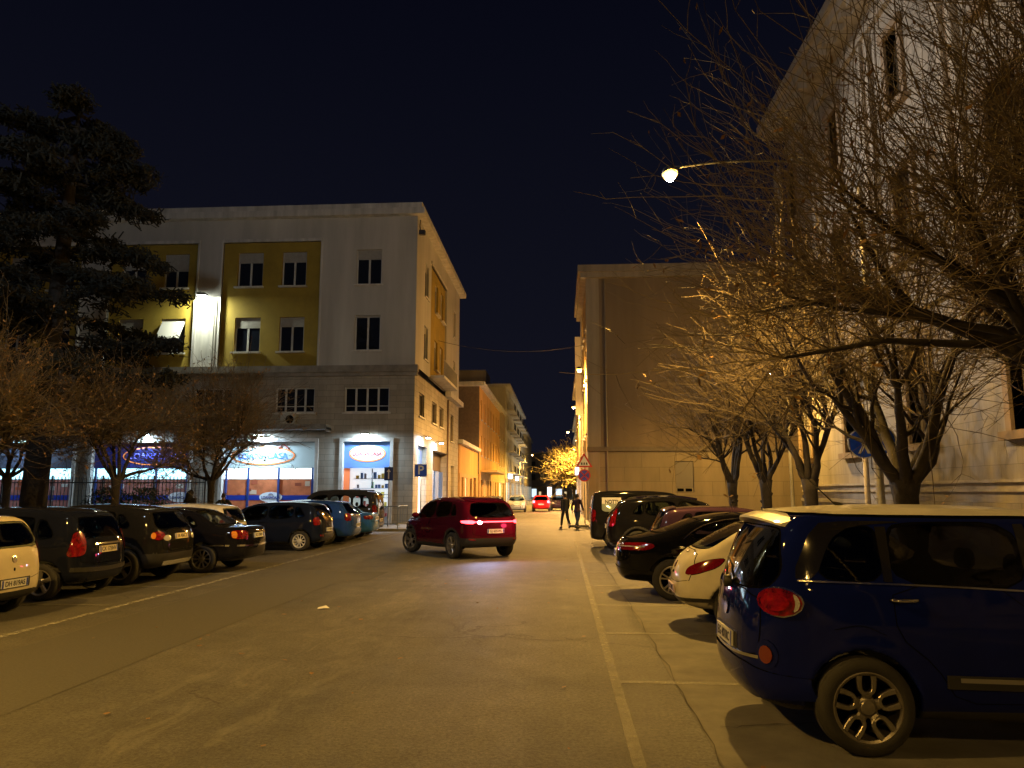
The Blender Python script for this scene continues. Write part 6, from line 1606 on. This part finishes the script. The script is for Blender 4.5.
# ------------------------------------------------------------------ build all
build_blue(); build_cars()
left_building(); church(); right_block(); far_street()
TG = 'pollarded bare trees along the right pavement'; TL = 'bare trees on the left pavement'
bare_tree('large bare tree mostly outside the right edge, its leafy twigs crossing the upper right sky', 6.4, 9.0, 12, 2.8, .26, 10, 3.4, 2.9, 2.5, TG, bias=(-.24, .03, .14), leaves=.12, twr=.0052, maxr=6.1, spread=1.1, subn=5, rand=.9)
bare_tree('thick-trunked pollarded tree right behind the navy people carrier', 6.0, 13.6, 23, 2.0, .22, 7, 2.3, 2.4, .75, TG, leaves=.04, twr=.0055, spread=.75, flat=-.1)
bare_tree('pollarded tree second from the palace, trunk over the people carrier tail', 6.25, 19.4, 31, 2.1, .18, 6, 2.4, 2.9, .9, TG, leaves=.03, twr=.006, bias=(-.05, 0, .3), spread=.6, flat=-.2)
bare_tree('slender-trunked pollarded tree in the middle of the right group', 6.3, 23.7, 44, 2.15, .17, 6, 2.3, 2.9, .9, TG, twr=.0065, bias=(-.05, 0, .3), spread=.6, flat=-.15)
bare_tree('leftmost pollarded tree of the right group, forked over the black estate', 6.2, 27.8, 57, 2.15, .165, 6, 2.3, 2.9, 1.0, TG, twr=.007, bias=(-.05, 0, .3), spread=.6, flat=-.15)
bare_tree('bare tree at the far left, hidden trunk, twigs over the champagne hatchback', -13.4, 16.6, 61, 2.3, .13, 6, 1.6, 1.8, 1.1, TL, twr=.006, rand=1.1, subn=5, spread=.8, flat=-.1, bias=(0, 0, .05), leaves=.35, lfs=.8)
bare_tree('small reddish bare tree in front of the railing and second shop window', -12.95, 21.3, 73, 2.2, .12, 6, 1.5, 1.8, 1.1, TL, twr=.007, rand=1.1, subn=5, spread=.8, flat=-.15, bias=(0, 0, .05), leaves=.35, lfs=.9)
bare_tree('bare tree between the hooded figure and the seated-looking figure', -12.7, 26.8, 83, 2.3, .13, 6, 1.8, 2.2, 1.1, TL, twr=.008, rand=1.1, subn=5, spread=.9, flat=-.1, bias=(0, 0, .05), leaves=.35, lfs=1.0)
bare_tree('bare tree behind the railing toward the left edge', -19.5, 25.5, 91, 2.4, .13, 6, 1.9, 2.2, 1.2, TL, twr=.008, rand=1.1, subn=5, spread=.9, flat=-.1, bias=(0, 0, .05), leaves=.35, lfs=1.0)
bare_tree('golden lit bushy tree glowing under the street lamps far down the road', 1.9, 106, 97, 2.2, .25, 10, 2.8, 3.2, 1.8, None, twr=.022, leaves=.35, bias=(0, 0, .1), rand=1.1, lfs=3.0, spread=.9)
cedar(-16.3, 22.5)
shrub('round dark shrub left of the small reddish tree', -19.3, 31.2, .8, 1.9, 1); shrub('dark shrub right of the small reddish tree', -17.6, 31.2, .8, 1.9, 2)

# railing
t = thing('metal_railing', 'tall railing of thin vertical bars in front of the shop windows', 'railing', (-25.6, 33.2, .12))
mr = mat('railing_dark', (.05, .05, .05), .5)
mb = MB(); mb.box(0, 9.6, -.02, .02, .15, .20); mb.box(0, 9.6, -.02, .02, 2.05, 2.10); mb.build('rail', mr, t)
mb = MB()
for k in range(56): mb.box(.08+k*.171, .105+k*.171, -.012, .012, .03, 2.35)
mb.build('bars', mr, t)
for k in range(5): mb = MB(); mb.box(k*2.4-.03, k*2.4+.03, -.03, .03, 0, 2.4); mb.build('post', mr, t)
# pedestrian barrier at the corner
t = thing('pedestrian_barrier', 'low tubular barrier on the pavement at the building corner', 'barrier', (-8.9, 34.6, .12), R(-4))
for (a, b) in (((0, 0), (1.45, 0)), ((1.45, 0), (1.45, 1.6))):
    mb = MB(); A = Vector((*a, 0)); B = Vector((*b, 0)); up = Vector((0, 0, 1))
    mb.tube([A, A+up*.95, A+up, B+up, B+up*.95, B], .024, 8); mb.tube([A+up*.2, B+up*.2], .02, 6)
    for q in (.25, .5, .75): C_ = A.lerp(B, q); mb.tube([C_+up*.2, C_+up], .012, 6)
    mb.build('panel', mat('barrier_steel', (.16, .18, .2), .4, metal=.5), t)

# signs
def post(t, h, r=.03, m=None): mb = MB(); mb.lathe([(0, 0), (r, 0), (r, h), (0, h)], 10, 'z'); mb.build('post', m or mat('post_grey', (.32, .32, .32), .4, metal=.5), t, smooth=True)
t = thing('parking_sign', 'blue square parking sign with white letter P on a post at the corner', 'sign', (-7.0, 37.6, .12)); post(t, 3.0)
mb = MB(); mb.box(-.32, .32, -.05, -.03, 2.4, 3.04, 0); mb.box(-.29, .29, -.056, -.05, 2.43, 3.01, 1); p = mb.build('sign_plate', [M_WHITE, mat('sign_royal', (.015, .09, .75), .35, emit=(.01, .06, .6), estr=.0)], t)
text_obj('letter', 'P', .62, M_WHITE, p, (0, -.06, 2.72), (R(90), 0, 0), ext=.003, bold=.012)
t = thing('arrow_sign', 'narrow dark blue sign with a white arrow on a post by the bright doorway', 'sign', (-8.35, 36.4, .12), R(0)); post(t, 2.9)
mb = MB(); mb.box(-.22, .22, -.05, -.03, 2.2, 2.85, 0); p = mb.build('sign_plate', mat('sign_navyplate', (.01, .03, .16), .4), t)
mb = MB(); mb.box(-.03, .03, -.058, -.051, 2.28, 2.62); mb.add([(-.10, -.058, 2.62), (.10, -.058, 2.62), (0, -.058, 2.77), (-.10, -.051, 2.62), (.10, -.051, 2.62), (0, -.051, 2.77)], [(0, 1, 2), (3, 5, 4), (0, 3, 4, 1), (1, 4, 5, 2), (2, 5, 3, 0)]); mb.build('arrow', M_WHITE, p)
t = thing('warning_sign', 'red-edged triangular sign above a round no-stopping sign by the brownish block', 'sign', (1.27, 40.2, .12)); post(t, 3.7)
def prism(mb, pts, y0, y1, mi=0):
    n = len(pts); mb.add([(x, y0, z) for x, z in pts]+[(x, y1, z) for x, z in pts], [tuple(range(n)), tuple(range(n, 2*n))[::-1]]+[(i, (i+1) % n, n+(i+1) % n, n+i) for i in range(n)], mi)
mb = MB(); prism(mb, [(-.44, 2.95), (.44, 2.95), (0, 3.72)], -.05, -.03, 0); prism(mb, [(-.30, 3.03), (.30, 3.03), (0, 3.55)], -.056, -.05, 1); p = mb.build('triangle_plate', [mat('sign_red', (.5, .02, .02), .4), M_WHITE], t)
mb = MB()
for q in (-.13, 0, .13): prism(mb, [(q-.045, 3.08), (q+.045, 3.08), (q+.03, 3.2), (q-.03, 3.2)], -.06, -.056)
mb.build('pictogram', M_INK, p)
circ = lambda r, cz, n=28, cx=0: [(cx+r*math.cos(2*PI*i/n), cz+r*math.sin(2*PI*i/n)) for i in range(n)]
mb = MB(); prism(mb, circ(.33, 2.52), -.05, -.03, 0); prism(mb, circ(.26, 2.52), -.056, -.05, 1)
for a in (PI/4, 3*PI/4):
    d = Vector((math.cos(a), math.sin(a))); n_ = Vector((-d.y, d.x))*.03
    prism(mb, [(d.x*.27+n_.x, 2.52+d.y*.27+n_.y), (-d.x*.27+n_.x, 2.52-d.y*.27+n_.y), (-d.x*.27-n_.x, 2.52-d.y*.27-n_.y), (d.x*.27-n_.x, 2.52+d.y*.27-n_.y)], -.06, -.056, 0)
mb.build('round_plate', [MATS['sign_red'], mat('sign_violet', (.06, .05, .45), .4)], t)
t = thing('pedestrian_sign', 'two round blue signs with white figures on a pale post among the tree branches', 'sign', (5.98, 15.2, .0), R(-12)); post(t, 3.5, .055, mat('post_pale', (.5, .45, .42), .5))
for cx, z, yy in ((-.02, 2.72, -.08), (.27, 2.78, -.02)):
    mb = MB(); prism(mb, circ(.30, z, 28, cx), yy-.02, yy, 0); prism(mb, circ(.275, z, 28, cx), yy-.026, yy-.02, 1); p = mb.build('round_plate', [M_WHITE, MATS['sign_royal']], t)
    mb = MB(); prism(mb, circ(.045, z+.15, 12, cx), yy-.032, yy-.027); prism(mb, [(cx-.06, z+.09), (cx+.06, z+.09), (cx+.04, z-.06), (cx+.10, z-.2), (cx+.05, z-.2), (cx, z-.08), (cx-.07, z-.2), (cx-.12, z-.2), (cx-.04, z-.05)], yy-.032, yy-.027); mb.build('pictogram', M_WHITE, p)
mb = MB(); mb.lathe([(0, 3.05), (.11, 3.05), (.13, 3.12), (.13, 3.32), (.06, 3.38), (0, 3.38)], 14, 'z', 0, (-.02, 0, 0)); mb.build('cap', M_WHITE, t, smooth=True)

# overhead cable between the corner block and the brownish block
mb = MB(); mb.tube([Vector((-7.6+9.2*t_, 46+2*t_, 11.2-1.1*4*t_*(1-t_)*.5)) for t_ in np.linspace(0, 1, 14)], .012, 5)
tag(mb.build('overhead_cable', M_BLACKP), 'thin dark cable strung across the far street between two facades', 'cable')
# people
dk = mat('cloth_black', (.012, .013, .018), .85, var=.3, scale=10); dn = mat('denim', (.03, .045, .09), .85, var=.3, scale=10); gr = mat('cloth_teal', (.010, .03, .028), .85, var=.3); hr = mat('hair_dark', (.02, .014, .01), .7); hb = mat('hair_fair', (.25, .17, .09), .7)
person('person in black trousers walking down the road edge, left of the pair', .22, 37.6, R(118), dk, dk, hr, .55, 1.68, group=None)
person('person in a dark jacket and blue jeans walking beside the other one', .80, 37.0, R(62), mat('cloth_plum', (.035, .015, .03), .85), dn, hr, .6, 1.66)
person('hooded person in black standing behind the black saloon', -13.7, 27.3, R(80), dk, dk, hr, 0, 1.68, hood=True)
person('person in dark clothes with hunched shoulders behind the white hatchback roof', -13.35, 29.3, R(100), mat('cloth_dkgreen', (.008, .014, .012), .85), dk, hr, 0, 1.58, arms='out')
person('person with fair hair in a dark teal jacket behind the navy people carrier', 10.6, 17.6, R(175), gr, dk, hb, 0, 1.68, arms='out')

# lamps
street_light_pole(6.55, 16.0, 2.52, 16.2, 8.85, 5400, 'tall street lamp glowing amber over the right parking row', pt=1000)
street_light_pole(11.0, 36.8, 9.75, 35.2, 7.35, 3200, 'street lamp shining through the twigs before the brownish block', emi=420)
street_light_pole(6.55, -7.0, 2.30, -7.0, 8.6, 1500, 'unseen street lamp of the same row, added behind the viewpoint', pt=200)  # unseen lamp, added for the light from behind the camera
street_light_pole(6.55, -27.0, 2.30, -27.0, 8.6, 3600, 'farther unseen street lamp of the same row, added behind the viewpoint', pt=300)  # second unseen lamp, added farther back
street_light_pole(-12.9, 4.0, -9.2, 4.0, 8.4, 4500, 'unseen street lamp added on the left pavement just outside the left edge', pt=250)  # unseen lamp, added to light the left side
for i, Y in enumerate((45.5, 66)):
    street_light_wall(1.72, Y, 9.2, 1, 17000, ['nearest lamp on the corner of the brownish block', 'second lamp along the right wall, on the ochre house'][i])
for Y, x1, x2, lab in ((86, 1.9, .9, 'pole lamp past the ochre house'), (100, 3.6, 2.2, 'pole lamp added right before the golden tree to light it'), (121, 3.6, 2.2, 'pole lamp beyond the golden tree'), (140, -6.9, -5.2, 'white pole lamp at the left kerb of the far street'), (165, 3.6, 2.2, 'last pole lamp, near the end house')):
    street_light_pole(x1, Y, x2, Y, 8.6, 42000 if Y == 100 else 11000, lab, emi=70, group='pole lamps of the far street', cone=172)  # the strongest one is added to light the golden tree

# unseen floodlight on a mast, added to brighten the facades
t = thing('added_light_mast', 'unseen mast with a neutral white floodlight, added to brighten the facades, outside the frame', 'floodlight', (-9.6, 1.5, 0))
mb = MB(); mb.lathe([(0, 0), (.2, 0), (.14, 6), (.09, 15), (0, 15)], 12, 'z'); mb.build('pole', MATS['pole_grey'], t, smooth=True)
mb = MB(); mb.box(-.5, .5, -.15, .05, 15, 15.5); hd = mb.build('lamp_head', M_BLACKP, t)
mb = MB(); mb.box(-.45, .45, .052, .07, 15.05, 15.45); mb.build('lamp_lens', emis('lens_neutral', (1, .95, .88), 40), hd)
ld = bpy.data.lights.new('floodlight', 'SPOT'); ld.energy = 2600; ld.color = (.80, .90, 1.0); ld.spot_size = R(104); ld.spot_blend = .6; ld.shadow_soft_size = .4
lo = link(bpy.data.objects.new('floodlight', ld), hd); lo.location = (0, .3, 15.25); lo.rotation_euler = Vector((9, 37.5, -4.5)).to_track_quat('-Z', 'Y').to_euler()

t = thing('added_palace_light', 'small added floodlight under the corner block cornice, put there to brighten the palace', 'floodlight', (-7.3, 38.45, 15.6))  # added fixture that lifts the brightness of the palace wall
mb = MB(); mb.box(-.16, .16, -.12, .12, -.12, .12); mb.tube([(-.1, .0, .12), (-.2, .3, .5), (-.2, .5, .9)], .03, 6); mb.build('housing', M_BLACKP, t)
l2 = bpy.data.lights.new('floodlight', 'SPOT'); l2.energy = 14000; l2.color = (1, .87, .74); l2.spot_size = R(62); l2.spot_blend = .6; l2.shadow_soft_size = .25
lo = link(bpy.data.objects.new('floodlight', l2), t); lo.location = (.22, -.2, -.05); lo.rotation_euler = Vector((18.5, -17, -7.5)).to_track_quat('-Z', 'Y').to_euler()

# world: very dim night sky
w = bpy.data.worlds.new('World'); sc.world = w; w.use_nodes = True; nt = w.node_tree; N = nt.nodes; L = nt.links
bg = N['Background']; tc = N.new('ShaderNodeTexCoord'); sx = N.new('ShaderNodeSeparateXYZ'); L.new(tc.outputs['Generated'], sx.inputs[0])
sky = N.new('ShaderNodeTexSky'); sky.sky_type = 'NISHITA'; sky.sun_disc = False; sky.sun_elevation = R(-4); sky.sun_rotation = R(200)
cr = N.new('ShaderNodeValToRGB'); e = cr.color_ramp.elements; e[0].position = 0.0; e[0].color = (.0062, .0064, .0125, 1); e[1].position = .62; e[1].color = (.0016, .0019, .0055, 1)
k = e.new(.22); k.color = (.0044, .0048, .0098, 1)
L.new(sx.outputs['Z'], cr.inputs[0])
ad = N.new('ShaderNodeMix'); ad.data_type = 'RGBA'; ad.blend_type = 'ADD'; ad.inputs['Factor'].default_value = .01; L.new(cr.outputs[0], ad.inputs['A']); L.new(sky.outputs[0], ad.inputs['B'])
L.new(ad.outputs['Result'], bg.inputs[0]); bg.inputs[1].default_value = 1.0

# camera
cd = bpy.data.cameras.new('camera'); co = bpy.data.objects.new('camera', cd); COL.objects.link(co); sc.camera = co
cd.sensor_fit = 'HORIZONTAL'; cd.sensor_width = 36; cd.lens = 750/1024*36; cd.clip_start = .1; cd.clip_end = 2000
yaw = math.atan(48/750); pit = math.atan(108/math.hypot(750, 48))
co.location = (0, 0, 1.78); co.rotation_euler = (PI/2+pit, 0, yaw)
vs = sc.view_settings; vs.view_transform = 'Standard'; vs.look = 'None'; vs.exposure = 0.12; vs.gamma = 1; vs.use_curve_mapping = False
sc.cycles.use_denoising = True; sc.cycles.max_bounces = 6; sc.cycles.transparent_max_bounces = 12; sc.cycles.sample_clamp_indirect = 4; sc.cycles.sample_clamp_direct = 0
sc.cycles.caustics_reflective = False; sc.cycles.caustics_refractive = False
